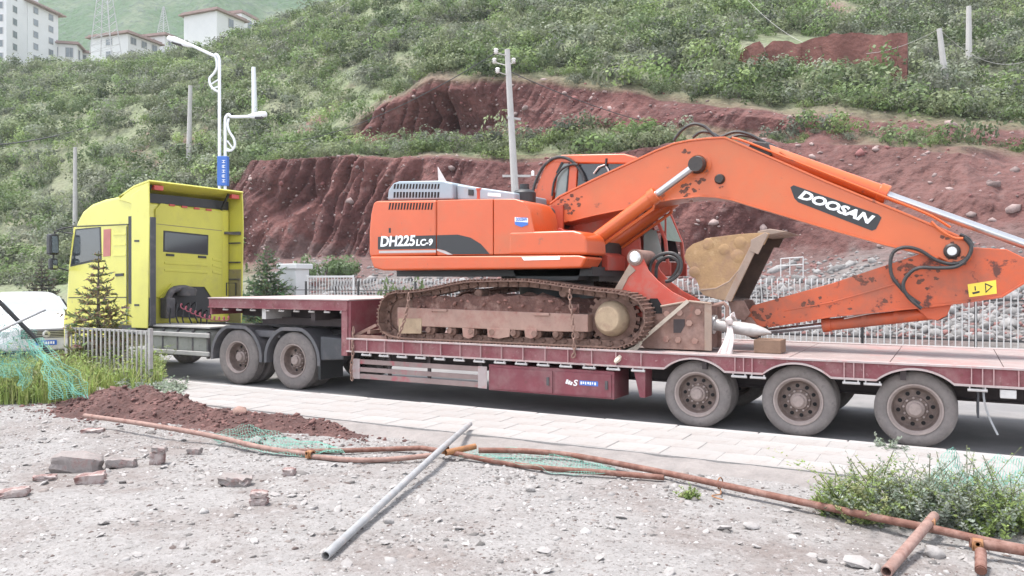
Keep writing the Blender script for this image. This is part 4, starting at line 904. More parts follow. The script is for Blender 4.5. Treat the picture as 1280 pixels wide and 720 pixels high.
# black model band with lettering
EP('model_band', 'decal_dark', [(472.5, 296), (544.9, 294), (544.9, 311), (472.5, 312)], YN - .004, YN + .004, bevel=0, parent=cw)
EP('model_band', 'decal_dark', [(546.2, 294), (572, 293.2), (588, 297), (601, 305), (612, 317.5), (566, 318), (556, 313), (546.2, 310.8)], YN - .002, YN + .006, bevel=0, parent=pan)
EP('band_stripe', 'decal_grey', [(546.2, 311.2), (556, 313.4), (566, 318.4), (560, 318.4), (546.2, 313.4)], YN - .003, YN + .006, bevel=0, parent=pan)
a = on_y(475.5, 308.5, YN - .006); b_ = on_y(519, 307.5, YN - .006); h_ = (308.5 - 297.5) / 1000 * 16.5
text_obj('DH225', 'lettering', 'decal_white', cw, a, (1, 0, 0), (0, 0, 1), b_.x - a.x, h_, .12, .03)
a2 = on_y(520, 307.5, YN - .006); b2 = on_y(541, 307, YN - .006)
text_obj('LC-9', 'lettering', 'decal_white', cw, a2, (1, 0, 0), (0, 0, 1), b2.x - a2.x, h_ * .62, .12, .03)
EP('latch', 'black', [(486, 285), (488.5, 285), (488.5, 291), (486, 291)], YN - .004, YN + .004, bevel=0, parent=cw)
for k in range(15):
    x = 486 + k * 3.75; EP('vent_slot', 'hole_shade', [(x + .9, 253.6), (x + 2.9, 253.5), (x + 1.6, 262), (x - .4, 262.2)], YN - .002, YN + .01, bevel=0, parent=cw)
o = EP('maker_sticker', 'decal_white', [(643.5, 271.5), (660, 272.5), (660, 280), (643.5, 279)], YN - .002, YN + .0, bevel=0, parent=fp)
EP('sticker_wave', 'decal_blue', [(643.5, 277), (660, 278), (660, 281), (652, 284), (644, 281)], YN - .0035, YN - .0012, bevel=0, parent=fp)
a = on_y(645, 276.5, YN - .005); b_ = on_y(658.5, 277, YN - .005); text_obj('DOOSAN', 'lettering', 'decal_blue', fp, a, (1, 0, 0), (0, 0, 1), b_.x - a.x, .055, .1, .02)
# grey engine hood
hd = EP('engine_hood', 'grey_hood', [(484, 250), (485, 238), (491, 229), (498, 226.5), (552, 225.5), (566, 229), (566, 249)], .45, 1.75, y=.45, bevel=.03)
EP('engine_hood', 'grey_hood', [(566.5, 229.5), (640, 240), (640, 250), (566.5, 249)], .55, 1.7, y=.45, bevel=.03)
for k in range(15):
    x = 492 + k * 3.9; EP('hood_slot', 'hole_shade', [(x + 1, 230), (x + 3, 229.9), (x + 2.1, 236), (x + .1, 236.2)], .446, .46, y=.45, bevel=0, parent=hd)
    EP('hood_slot', 'hole_shade', [(x + .3, 240), (x + 2.6, 239.9), (x + 2.2, 247), (x - .1, 247.2)], .446, .46, y=.45, bevel=0, parent=hd)
EP('hood_latch', 'black', [(582, 236), (588, 236.5), (588, 244), (582, 243.5)], .53, .56, y=.45, bevel=0)
EP('warning_plate', 'decal_white', [(610, 241), (626, 242.2), (626, 246), (610, 245)], .544, .549, y=.55, bevel=0)
p = on_y(600, 248, .6); MB().cyl((p.x, .6, 3.25), (p.x, .6, 3.47), .06).cyl((p.x, .6, 3.47), (p.x, .6, 3.50), .07).build('fuel_cap_post', 'orange_dark', ex)
p = on_y(652, 245, .9); MB().lathe([(0, 3.2), (.19, 3.2), (.19, 3.42), (.15, 3.46), (.08, 3.48), (.08, 3.56), (0, 3.56)], (p.x + .05, .9, 0), 'z', 18).build('exhaust_stack', 'black', ex)
p = on_y(547, 212, 1.2); MB().add([(p.x, 1.2, p.z + .05), (p.x + .02, 1.2, p.z - .28), (p.x + .22, 1.2, p.z - .28), (p.x, 1.215, p.z + .05), (p.x + .02, 1.215, p.z - .28), (p.x + .22, 1.215, p.z - .28)], [(0, 1, 2), (5, 4, 3), (0, 3, 4, 1), (1, 4, 5, 2), (2, 5, 3, 0)]).build('pennant', 'cloth', ex, smooth=0)
# ---- operator cab (far side of the boom)
YC0, YC1 = 1.84, 2.78
def CP(name, mat, pts, y0=YC0, y1=YC1, bevel=.015, parent=ex): return EP(name, mat, pts, y0, y1, y=YC0, bevel=bevel, parent=parent)
for (y0, y1) in ((YC0, YC0 + .06), (YC1 - .06, YC1)):
    CP('cab_pillar', 'orange', [(664, 262), (672, 230), (683, 205), (693, 196), (704, 198), (696, 215), (690, 250), (690, 262)], y0, y1)
    CP('cab_pillar', 'orange', [(712, 200), (722, 200), (718, 262), (706, 262)], y0, y1)
    CP('cab_pillar', 'exc_red', [(788, 200), (793, 201), (833, 300), (836, 330), (832, 330), (829, 300)], y0, y1)
    CP('lower_side', 'exc_red', [(664, 258), (740, 262), (792, 266), (800, 300), (802, 345), (670, 345)], y0 + .002, y1 - .002)
    CP('sill', 'exc_red', [(796, 325), (838, 328), (838, 345), (796, 345)], y0 + .004, y1 - .004)
CP('cab_roof', 'orange', [(686, 203), (693, 196.5), (702, 193.5), (780, 192), (795, 196), (800, 203), (786, 205), (702, 204)], YC0 - .01, YC1 + .01, bevel=.03)
MB().box(*[on_y(664, 250, YC0).x + .02, on_y(672, 250, YC0).x], YC0 + .06, YC1 - .06, 2.35, 3.6).build('cab_back', 'orange', ex, smooth=0)
for (pts, m_) in (([(697, 216), (704, 203), (711, 203), (707, 245), (693, 250)], 'glass_pale'), ([(723, 205), (786, 204), (800, 235), (808, 262), (758, 262), (720, 258)], 'glass'), ([(804, 285), (820, 288), (829, 325), (804, 325)], 'glass_pale')):
    CP('window', m_, pts, YC0 + .02, YC0 + .03, bevel=0); CP('window', 'glass', pts, YC1 - .03, YC1 - .02, bevel=0)
CP('window_frame', 'black', [(695, 216), (702.5, 201), (712.5, 201), (709, 247), (691, 252), (693, 250), (707, 245), (711, 203), (704, 203), (697, 216)], YC0 - .008, YC0 + .015, bevel=0)
a = on_y(790, 203, YC0); b_ = on_y(832, 300, YC0); MB().add([(a.x, YC0 + .06, a.z), (a.x, YC1 - .06, a.z), (b_.x, YC1 - .06, b_.z), (b_.x, YC0 + .06, b_.z)], [(0, 1, 2, 3)]).build('windscreen', 'glass_pale', ex, smooth=0)
CP('operator_seat', 'fabric_dark', [(722, 300), (735, 250), (745, 250), (742, 300), (775, 300), (775, 312), (722, 312)], YC0 + .25, YC1 - .25, bevel=.03)
hp = [on_y(*q, YC0 - .03) for q in [(664, 255), (668, 232), (678, 210), (692, 198), (706, 197), (718, 204), (727, 216), (731, 226)]]
MB().tube(smooth_path(hp, 5), .026, 8).build('hand_rail', 'rubber_hose', ex)
hp = [on_y(*q, YC0 - .05) for q in [(690, 245), (693, 226), (702, 212), (714, 206), (722, 206)]]
MB().tube(smooth_path(hp, 5), .02, 8).build('hand_rail', 'rubber_hose', ex)
wp = [on_y(*q, YC0 - .02) for q in [(742, 217), (748, 209), (756, 206), (760, 212), (762, 219)]]
MB().tube(wp, .014, 5).build('work_lamp_bracket', 'tie_rod', ex)
MB().tube([on_y(757, 208, YC0 - .02), on_y(758, 198, YC0 - .02)], .02, 5).build('wiper_motor', 'black', ex)
# steps / door frame of the cab seen under the boom
for q in ([(832, 268), (832, 318)], [(827, 270), (833, 268)], [(818, 290), (832, 290)]): MB().tube([on_y(*k, 1.9) for k in q], .016, 5).build('cab_guard_bar', 'exc_red', ex)
# ---- boom
B0, B1 = 1.10, 1.66
top = [(682, 264), (688, 255), (700, 246), (720, 236), (755, 219), (790, 203), (820, 189), (843, 180), (860, 176.5), (885, 173.5), (906, 172.5), (926, 181), (960, 196), (1031, 227), (1080, 247), (1127, 266), (1170, 284), (1196, 295), (1210, 302)]
bot = [(1216, 312), (1214, 324), (1204, 331), (1190, 330), (1173, 322), (1150, 316), (1109, 306), (1040, 287), (977, 268), (936, 256), (915, 249.5), (895, 246), (874, 245), (840, 249), (795, 258), (745, 268), (712, 276), (700, 280), (688, 279), (682, 273)]
bo = MB().prism(XZ(top + bot, B0), B0, B1).build('boom', 'orange_boom', ex, bevel=.012)
def strip(name, mat, pts, y0, y1, th, parent, yref=B0):
    q = XZ(pts, yref); m = MB(); vs = []
    for i, (x, z) in enumerate(q):
        a = q[max(i - 1, 0)]; c = q[min(i + 1, len(q) - 1)]; t = Vector((c[0] - a[0], 0, c[1] - a[1])).normalized(); n = Vector((-t.z, 0, t.x)) * th
        vs += [(x - n.x * .4, y0, z - n.z * .4), (x - n.x * .4, y1, z - n.z * .4), (x + n.x, y1, z + n.z), (x + n.x, y0, z + n.z)]
    fs = [(i * 4 + k, i * 4 + (k + 1) % 4, i * 4 + 4 + (k + 1) % 4, i * 4 + 4 + k) for i in range(len(q) - 1) for k in range(4)] + [(0, 1, 2, 3), tuple(len(vs) - 4 + k for k in (3, 2, 1, 0))]
    return m.add(vs, fs).build(name, mat, parent, bevel=.004, seg=1)
strip('boom_top_plate', 'orange_boom', top[1:], B0 - .022, B1 + .022, .02, bo)
strip('boom_bottom_plate', 'orange_boom', bot[4:-3], B0 - .018, B1 + .018, .016, bo)
for (px, py, r, m_) in ((872, 206, .13, 'grease'), (900, 224, .075, 'grease'), (1190, 314, .10, 'grease'), (688, 268, .14, 'grease')):
    p = on_y(px, py, B0); o = MB().lathe([(0, -.06), (r * .75, -.06), (r, -.03), (r, .02), (0, .02)], (p.x, B0, p.z), 'y', 20).build('pin_boss', m_, bo)
    if px in (872,): MB().lathe([(r * 1.55, .0), (r * 1.6, -.012), (r * 1.1, -.012), (r * 1.05, 0)], (p.x, B0, p.z), 'y', 24).build('boss_plate', 'orange_boom', bo)
    if px == 1190: MB().lathe([(0, -.075), (.055, -.075), (.06, -.055), (.06, .0)], (p.x, B0, p.z), 'y', 12).build('pin', 'rod', o)
# boom foot bracket
EP('boom_foot_bracket', 'exc_red', [(672, 290), (675, 268), (682, 262), (691, 265), (697, 290)], .98, 1.06, y=.98, bevel=.02); EP('boom_foot_bracket', 'exc_red', [(672, 290), (675, 268), (682, 262), (691, 265), (697, 290)], 1.70, 1.78, y=.98, bevel=.02)
p = on_y(682, 275, .97); MB().cyl((p.x, .93, p.z), (p.x, 1.8, p.z), .12).build('boom_foot_pin', 'grease', ex)
EP('swing_tower', 'exc_red', [(672, 290), (700, 285), (760, 320), (760, 338), (672, 338)], 1.0, 1.75, y=1.0, bevel=.01)
# grease and bare rust on the plates
def splats(spots, y, parent, mat, seed):
    rr = random.Random(seed); m = MB()
    for (px, py, rx, ry, k) in spots:
        for _ in range(k):
            c = on_y(px + rr.gauss(0, rx), py + rr.gauss(0, ry), y); r0 = rr.uniform(.008, .042); n = 11; el = rr.uniform(.5, 1); ph = rr.uniform(0, 3)
            ps = [(c.x + r0 * math.cos(t) * rr.uniform(.55, 1.25), y, c.z + r0 * el * math.sin(t) * rr.uniform(.55, 1.25)) for t in np.linspace(0, 2 * math.pi, n, endpoint=False)]
            yy = y - rr.uniform(.0005, .0022); ps = [(a, yy, b) for a, _, b in ps]; m.add(ps, [tuple(range(n))])
    return tag(m.build('grease_stain', mat, parent, smooth=0), kind='stuff')
splats([(702, 258, 7, 6, 30), (718, 252, 8, 7, 14), (862, 236, 7, 6, 20), (872, 222, 5, 5, 8), (858, 190, 3, 3, 3), (1185, 300, 9, 6, 6), (1195, 322, 6, 4, 8), (900, 233, 4, 5, 4)], B0 - .001, bo, 'stain', 1)
# decal
dq = [(988, 234), (992, 231.5), (1098, 268), (1102, 272), (1095, 286.5), (1090, 288.5), (998, 253), (993, 248)]
EP('name_plate', 'decal_dark', dq, B0 - .004, B0 + .004, y=B0, bevel=0, parent=bo)
a = on_y(997, 247.5, B0 - .006); b_ = on_y(1089, 281.5, B0 - .006); u = (b_ - a).normalized(); v = Vector((-u.z, 0, u.x)); 
c_ = on_y(1000, 236.5, B0 - .006)
text_obj('DOOSAN', 'lettering', 'decal_white', bo, a, u, v, (b_ - a).length, (c_ - a).dot(v) * 1.05, .25, .045)
# cylinders
def ram(name, p, q, mid, r, rr, body='orange_boom'):
    p = Vector(p); q = Vector(q); m = p.lerp(q, mid)
    o = MB().cyl(p, m, r, n=20).cyl(m - (q - p).normalized() * .10, m + (q - p).normalized() * .02, r * 1.18, n=20).build(name, body, ex, bevel=.01)
    MB().cyl(m, q, rr, n=16).build('piston_rod', 'chrome', o)
    MB().cyl(Vector((p.x, p.y - .10, p.z)), Vector((p.x, p.y + .10, p.z)), r * 1.15, n=16).build('cylinder_eye', 'grease', o)
    MB().cyl(Vector((q.x, q.y - .08, q.z)), Vector((q.x, q.y + .08, q.z)), r * 1.05, n=16).build('rod_eye', 'grease', o)
    return o
P3 = on_y(727, 312, .93); Q3 = on_y(872, 206, .98)
for y in (.94, 1.82):
    o = ram('boom_cylinder', (P3.x, y, P3.z), (Q3.x, y, Q3.z), .66, .105, .055)
    d = (Q3 - P3).normalized(); nn = Vector((d.z, 0, -d.x))
    MB().tube([(P3.x + d.x * .3 + nn.x * .14, y, P3.z + d.z * .3 + nn.z * .14), (P3.x + d.x * 1.3 + nn.x * .15, y, P3.z + d.z * 1.3 + nn.z * .15), (P3.x + d.x * 1.4 + nn.x * .05, y, P3.z + d.z * 1.4 + nn.z * .05)], .025, 6).build('oil_pipe', 'orange_boom', o)
YM = 1.38
A0 = on_y(952, 188, YM); A1 = on_y(1296, 311, YM)
o = ram('arm_cylinder', A0, A1, .49, .115, .06)
for k, dy in ((0, -.09), (1, .1)):
    pts = [on_y(*q, YM + dy) for q in [(975, 190), (1000, 206), (1090, 240), (1125, 254)]]; MB().tube(pts, .022, 6).build('oil_pipe', 'orange_boom', o)
EP('arm_cylinder_bracket', 'grease', [(935, 189), (944, 178), (962, 180), (968, 196), (950, 200)], YM - .16, YM + .16, y=YM, bevel=.02)
# pipes along the top of the boom
for dy in (-.22, -.16, .18):
    pts = [on_y(*q, YM + dy) for q in [(915, 178), (935, 184), (1000, 210), (1060, 234), (1130, 262), (1165, 277), (1188, 291)]]
    MB().tube(smooth_path([p + Vector((0, 0, .07)) for p in pts], 4), .018, 6).build('boom_pipe', 'orange_boom', ex)
for i, pts in enumerate(([(842, 176), (852, 163), (866, 155), (880, 158), (890, 167), (903, 180)], [(866, 172), (876, 165), (888, 166), (900, 172)], [(900, 172), (918, 165), (936, 168), (956, 178), (970, 184)], [(906, 176), (924, 169), (944, 173), (962, 182)])):
    MB().tube(smooth_path([on_y(*q, B0 + .15 + .1 * i) for q in pts], 5), .024, 7).build('hydraulic_hose', 'rubber_hose', ex)
for i, pts in enumerate(([(1200, 293), (1212, 300), (1214, 312), (1206, 325), (1190, 330), (1170, 325), (1150, 313), (1132, 309), (1118, 314), (1113, 327), (1115, 345), (1126, 360), (1136, 370), (1150, 380)], [(1205, 297), (1214, 308), (1210, 322), (1196, 333), (1174, 335), (1148, 335), (1134, 345), (1129, 358), (1136, 372), (1152, 386)], [(1164, 277), (1176, 288), (1192, 297), (1204, 298)])):
    MB().tube(smooth_path([on_y(*q, B0 - .05 - .03 * i) for q in pts], 5), .024 if i < 2 else .018, 7).build('hydraulic_hose', 'rubber_hose' if i < 2 else 'orange_boom', ex)
# ---- arm
R0, R1 = 1.17, 1.59
armp = [(1180, 307), (1200, 303), (1216, 309), (1258, 311.5), (1280, 322), (1300, 312), (1310, 318), (1306, 340), (1280, 353), (1252, 370.5), (1208, 377), (1150, 384), (1040, 395), (953, 409), (936, 408), (928, 398), (940, 382), (972, 373), (1040, 354), (1109, 331), (1140, 321)]
ar = MB().prism(XZ(armp, R0), R0, R1).build('arm', 'orange_arm', ex, bevel=.012)
strip('arm_bottom_plate', 'orange_arm', [(1306, 340), (1280, 353), (1252, 370.5), (1208, 377), (1150, 384), (1040, 395), (960, 408)], R0 - .015, R1 + .015, .018, ar, R0)
strip('arm_weld_bead', 'orange_arm', [(980, 389), (1040, 378), (1118, 356)], R0 - .008, R0 + .004, .012, ar, R0)
splats([(1010, 380, 7, 2.5, 16), (1078, 349, 8, 3, 12), (1060, 375, 30, 6, 8), (1150, 350, 14, 8, 12), (960, 396, 10, 5, 20), (1135, 335, 9, 5, 14)], R0 - .001, ar, 'stain', 2)
EP('bucket_cylinder_lug', 'orange_arm', [(1145, 384), (1190, 379), (1184, 394), (1172, 400), (1160, 398)], YM - .13, YM + .13, y=YM, bevel=.01)
st = EP('warning_sticker', 'decal_yellow', [(1209.5, 355.5), (1245, 350), (1246, 367), (1211.5, 371.5)], R0 - .005, R0 + .003, y=R0, bevel=0, parent=ar)
EP('warning_symbol', 'black', [(1231, 353.5), (1241, 358), (1232, 366.5)], R0 - .0075, R0 - .0045, y=R0, bevel=0, parent=st)
EP('warning_symbol', 'decal_yellow', [(1232.4, 356), (1238.4, 358.6), (1233, 363.8)], R0 - .0095, R0 - .007, y=R0, bevel=0, parent=st)
EP('warning_symbol', 'black', [(1215, 365.5), (1224.5, 363.5), (1224.5, 366), (1216, 368)], R0 - .0075, R0 - .0045, y=R0, bevel=0, parent=st)
EP('warning_symbol', 'black', [(1218, 358), (1219.5, 357.6), (1220, 363), (1218.5, 363.4)], R0 - .0075, R0 - .0045, y=R0, bevel=0, parent=st)
a = on_y(1172, 391, YM); b_ = on_y(944, 416, YM); ram('bucket_cylinder', a, b_, .60, .085, .042, 'orange_arm')
MB().tube(smooth_path([on_y(*q, YM - .12) for q in [(1160, 384), (1130, 386), (1090, 391), (1055, 398)]], 4), .014, 6).build('oil_pipe', 'rod', ex)
for px in (1080, 1120): 
    p = on_y(px, 405 - (px - 1040) * .12, YM); MB().cyl(p + Vector((-.03, 0, .004)), p + Vector((.03, 0, -.004)), .095, n=16).build('cylinder_clamp', 'orange_arm', ex)
# linkage at the arm tip
for y in (R0 - .07, R1 + .03): MB().prism(XZ([(926, 396), (940, 396), (952, 412), (948, 422), (934, 420)], R0), y, y + .04).build('bucket_link', 'breaker', ex, bevel=.01)
# ---- bucket (mouth towards the rear)
K0, K1 = .86, 1.98
side = [(855, 322), (858, 312), (866, 305), (888, 297), (925, 292.5), (957, 290.5), (962, 292), (955, 306), (948, 306), (914, 377), (896, 374), (879, 369), (870, 350)]
bk = EP('bucket', 'bucket_out', side, K0, K0 + .035, y=K0, bevel=.006)
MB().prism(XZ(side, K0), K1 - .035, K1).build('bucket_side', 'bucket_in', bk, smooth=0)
q = XZ([(957, 290.5), (925, 292.5), (888, 297), (866, 305), (858, 312), (855, 322), (870, 350), (879, 369), (896, 374), (914, 377)], K0)
m = MB(); vs = []; 
cx = sum(a[0] for a in q) / len(q) + .3; cz_ = sum(a[1] for a in q) / len(q)
for x, z in q: vs += [(x, K0 + .03, z), (x, K1 - .03, z), (x + (cx - x) * .05, K1 - .03, z + (cz_ - z) * .05), (x + (cx - x) * .05, K0 + .03, z + (cz_ - z) * .05)]
fs = [(i * 4 + k, i * 4 + (k + 1) % 4, i * 4 + 4 + (k + 1) % 4, i * 4 + 4 + k) for i in range(len(q) - 1) for k in range(4)] + [(0, 1, 2, 3), tuple(len(vs) - 4 + k for k in (3, 2, 1, 0))]
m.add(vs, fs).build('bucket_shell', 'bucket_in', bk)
EP('cheek_plate', 'bucket_cheek', [(873, 361), (895, 359.5), (911, 351), (923, 337), (937, 309), (940, 309), (908, 375.5), (896, 373.5), (879, 368.5)], K0 - .008, K0 + .002, y=K0, bevel=.003, parent=bk)
EP('side_cutter', 'bucket_plate', [(939, 300), (957, 290.5), (961, 293), (948, 318), (938, 314)], K0 - .03, K0 + .001, y=K0, bevel=.006, parent=bk)
EP('wear_plate', 'bucket_plate', [(948, 307), (914, 377), (906, 375.5), (938, 308)], K0 - .02, K0 + .001, y=K0, bevel=.005, parent=bk)
strip('weld_rib', 'bucket_plate', [(876, 363), (895, 361), (912, 352), (924, 338), (934, 318)], K0 - .012, K0 + .004, .012, bk, K0)
for (px, py, r) in ((925, 303, .09), (905, 312, .085), (922, 320, .10), (868, 340, .085), (885, 305, .09)):
    p = on_y(px, py, K0); MB().lathe([(0, -.009), (r * .75, -.008), (r * .95, -.002), (r, .01)], (p.x, K0, p.z), 'y', 14).build('wear_button', 'bucket_out', bk)
for k in range(5):
    y = K0 + .08 + k * .24; p = on_y(959, 290, K0)
    MB().prism([(p.x - .15, p.z + .02), (p.x + .02, p.z + .05), (p.x + .26, p.z + .005), (p.x + .02, p.z - .04), (p.x - .15, p.z - .05)], y, y + .11).build('bucket_tooth', 'bucket_plate', bk, bevel=.012)
MB().prism(XZ([(905, 376), (925, 376), (934, 392), (926, 402), (912, 398)], K0), 1.06, 1.11).build('bucket_ear', 'breaker', bk, bevel=.01); MB().prism(XZ([(905, 376), (925, 376), (934, 392), (926, 402), (912, 398)], K0), 1.65, 1.70).build('bucket_ear', 'breaker', bk, bevel=.01)

# ================================================================== hydraulic breaker lying behind the track
H0, H1 = .40, .98
br = thing('hydraulic_breaker', (-.2, .7, 1.0), 'rusty orange and brown hydraulic breaker with grey chisel lying on the trailer deck', 'breaker hammer')
ear = [(768, 362), (775, 352), (783, 338), (787, 326), (790, 318), (795, 314.5), (801, 317), (804, 324), (810, 338), (822, 351), (840, 365), (858, 374), (862, 378), (826, 384), (815, 396), (800, 396), (780, 380)]
for y in (H0, H1 - .05): MB().prism(XZ(ear, H0), y, y + .05).build('mounting_plate', 'exc_red', br, bevel=.008)
p = on_y(794, 322, H0); MB().lathe([(0, -.04), (.065, -.04), (.09, -.02), (.09, .0)], (p.x, H0, p.z), 'y', 18).build('pivot_pin', 'rod', br); MB().cyl((p.x, H0 - .015, p.z), (p.x, H1 + .015, p.z), .12, n=20).build('pivot_sleeve', 'breaker', br)
EP('plate_edge', 'bucket_plate', [(768, 362), (787, 330), (790, 333), (795, 338), (786, 346), (778, 362)], H0 - .012, H0 - .001, y=H0, bevel=.004, parent=br)
body = [(800, 396), (815, 392), (826, 384), (862, 377.5), (889, 380), (889, 438.5), (806, 438.5), (800, 430)]
zb_ = XZ(body, H0); zb_ = [(x, max(z, 1.015)) for x, z in zb_]
for y in (H0, H1 - .04): MB().prism(zb_, y, y + .04).build('side_plate', 'breaker', br, bevel=.008)
MB().prism([(x + (.05 if x < 0 else -.05), z - .03 if z > 1.2 else z + .02) for x, z in zb_], H0 + .05, H1 - .05).build('breaker_core', 'breaker', br, smooth=0)
EP('end_plate', 'bucket_plate', [(881, 378.5), (890, 380), (890, 438.5), (881, 438)], H0 - .02, H0 - .001, y=H0, bevel=.004, parent=br)
MB().tube([on_y(*q, H0 - .012) for q in [(826, 383), (862, 376.5), (889, 379.5)]], .018, 6).build('top_rim', 'bucket_plate', br)
for (px, py) in ((834, 392), (850, 391), (873, 390), (833, 424), (848, 425), (869, 426), (862, 404)):
    p = on_y(px, py, H0); MB().cyl((p.x, H0 - .035, p.z), (p.x, H0 + .01, p.z), .045, n=6).build('tie_bolt', 'track_frame', br)
p = on_y(815, 388, H0); EP('cut_out', 'hole_shade', [(806, 392), (807, 380), (813, 373), (822, 373), (827, 381), (828, 392)], H0 - .003, H0 + .01, y=H0, bevel=0, parent=br)
EP('slot', 'trailer_under', [(842, 399), (856, 399), (856, 407), (851, 416), (842, 416)], H0 - .006, H0 + .01, y=H0, bevel=0, parent=br)
c0 = on_y(890, 405, .68); c1 = on_y(964, 416, .68)
MB().cyl(c0, c0.lerp(c1, .06), .135, n=20).build('chisel_collar', 'rod', br)
MB().tube([c0.lerp(c1, t) for t in (0, .2, .5, .72, .9, 1)], [.085, .085, .09, .088, .05, .012], 16).build('chisel', 'chisel', br)
MB().tube([on_y(*q, .62) for q in [(893, 382), (905, 379), (909, 384), (909, 402)]], .03, 8).build('lifting_eye', 'breaker', br)
for i, pts in enumerate(([(812, 345), (814, 328), (826, 318), (842, 317), (851, 326), (850, 340), (840, 350), (832, 352)], [(820, 348), (822, 330), (836, 321), (848, 328), (844, 342), (834, 352)])):
    MB().tube(smooth_path([on_y(*q, .66 + .12 * i) for q in pts], 5), .026, 7).build('breaker_hose', 'rubber_hose', br)
# timber block under the chisel, cloth, strap, chains
p = on_y(938, 428, .7); MB().box(.66, 1.02, .58, .95, 1.003, 1.185).build('timber_block', 'timber', bevel=.008, smooth=0, label='dark timber block on the deck under the breaker chisel', cat='wood block')
cl = MB(); q = on_y(912, 404, .57)
cl.tube([(q.x + .03 * math.cos(t), .68 + .115 * math.cos(t), 1.385 + .115 * math.sin(t)) for t in np.linspace(0, 6.28, 18)], .022, 6, cap=False)
vs = []; N_ = 12
for j in range(N_ + 1):
    t = j / N_; w = .03 + .085 * t
    for i in range(7):
        s_ = i / 6 - .5; vs.append((q.x + .01 + s_ * w * 2 + .02 * math.sin(t * 5), .545 - .02 * math.sin(i * 2.4 + t * 2) * (.4 + t) - .50 * max(0, t - .0) * .55, 1.36 - .44 * t + .03 * s_ * t))
cl.add(vs, [(j * 7 + i, j * 7 + i + 1, (j + 1) * 7 + i + 1, (j + 1) * 7 + i) for j in range(N_) for i in range(6)])
cl.rock((q.x, .55, 1.43), .05, .05, .06, 5, 2, .15); cl.tube([(q.x, .55, 1.44), (q.x + .03, .55, 1.52), (q.x + .06, .55, 1.55), (q.x + .07, .55, 1.5)], .016, 6)
o = cl.build('cloth_rag', 'cloth', smooth=60, label='pale rag knotted round the breaker chisel hanging down', cat='rag'); o.modifiers.new('thick', 'SOLIDIFY').thickness = .008
a = on_y(860, 376, H0 - .03); b_ = on_y(800, 427, .30); MB().beam(a, b_, .05, .012, (0, 1, .3)).tube(smooth_path([b_, b_ + Vector((-.06, -.05, -.10)), b_ + Vector((-.16, -.22, -.16)), b_ + Vector((-.24, -.36, -.28))], 3), [.04] * 9 + [.02], 6).build('ratchet_strap', 'strap', smooth=40, label='tan lashing strap running from the breaker down to the deck edge', cat='strap')
def chain(pts, label):
    P = smooth_path(pts, 10); m = MB(); L = .0; k = 0; step = .055; acc = 0
    for i in range(len(P) - 1):
        seg = (P[i + 1] - P[i]).length; acc += seg
        if acc >= step:
            acc = 0; d = (P[i + 1] - P[i]).normalized(); s_ = d.cross(Vector((0, 1, 0)) if k % 2 else Vector((1, .2, 0)))
            if s_.length < .01: s_ = Vector((1, 0, 0))
            s_.normalize(); c = P[i]
            m.tube([c + d * (.042 * math.cos(t)) + s_ * (.024 * math.sin(t)) for t in np.linspace(0, 6.283, 9)], .011, 5, cap=False); k += 1
    m.build('lashing_chain', 'chain', label=label, cat='chain')
chain([on_y(712, 361, -.02), on_y(713, 380, -.03), on_y(716, 400, -.04), on_y(717, 420, -.05), on_y(718, 440, -.05), on_y(716, 446, -.05)], 'rusty chain over the track near its beige drive hub')
chain([on_y(511, 366, -.02), on_y(510, 380, -.03), on_y(507, 395, -.04), on_y(502, 410, -.05), on_y(497, 424, -.05)], 'rusty chain over the front end of the track beside the gooseneck')
chain([(-5.93, .06, 1.2), (-5.88, -.03, .95), (-5.86, -.045, .75), (-5.9, -.045, .5), (-5.88, -.045, .32)], 'chain dangling from the trailer at the foot of the gooseneck')
# ================================================================== fence across the road
FY = 15.0
fe = thing('metal_fence', (-6, FY, .12), 'long white bar fence with curved tops and dark rails across the road', 'fence')
bp = MB().tube([(0, 0, .12), (0, 0, 1.45), (0, -.05, 1.62), (0, -.13, 1.75), (0, -.17, 1.90), (0, -.13, 2.04)], .018, 6); bar_me = bp.mesh('bar', 'fence_white')
x = -19.5
while x < 9.5: link('bar', bar_me, fe, T(x, FY, 0)); x += .165
for z in (.30, 1.42):
    for x in np.arange(-19.6, 9.5, 2.9): MB().box(x, x + 2.88, FY + .022, FY + .06, z, z + .05).build('rail', 'fence_black', fe, smooth=0)
for x in np.arange(-19.6, 9.6, 2.9): MB().box(x - .035, x + .035, FY + .062, FY + .13, .1, 1.75).build('post', 'fence_black', fe, smooth=0)
# low dark railing in front
lr = thing('low_railing', (-15, 13.6, .12), 'low black railing in front of the white fence left of the excavator', 'railing')
for z in (1.0, 1.35, 1.6): MB().tube([(-22.5, 13.6, z), (-9.0, 13.6, z)], .018, 6).build('rail', 'fence_black', lr)
for x in np.arange(-22.5, -8.9, 2.7): MB().box(x - .03, x + .03, 13.57, 13.63, .12, 1.95).build('post', 'fence_black', lr, smooth=0)
# white framed gate leaf
gl = thing('gate_leaf', (-19.4, 14.4, .12), 'white framed gate leaf of upright bars beside the white pillar', 'gate')
g0 = on_y(384, 347, 14.4).x; g1 = on_y(443, 345, 14.4).x
m = MB()
for z in (.3, 2.1): MB().box(g0, g1, 14.38, 14.42, z, z + .08).build('frame_rail', 'fence_white', gl, smooth=0)
for x in (g0, g1 - .08): MB().box(x, x + .08, 14.375, 14.425, .2, 2.2).build('frame_post', 'fence_white', gl, smooth=0)
for x in np.arange(g0 + .2, g1 - .1, .16): MB().cyl((x, 14.4, .38), (x, 14.4, 2.1), .016, n=6).build('bar', 'fence_white', gl)
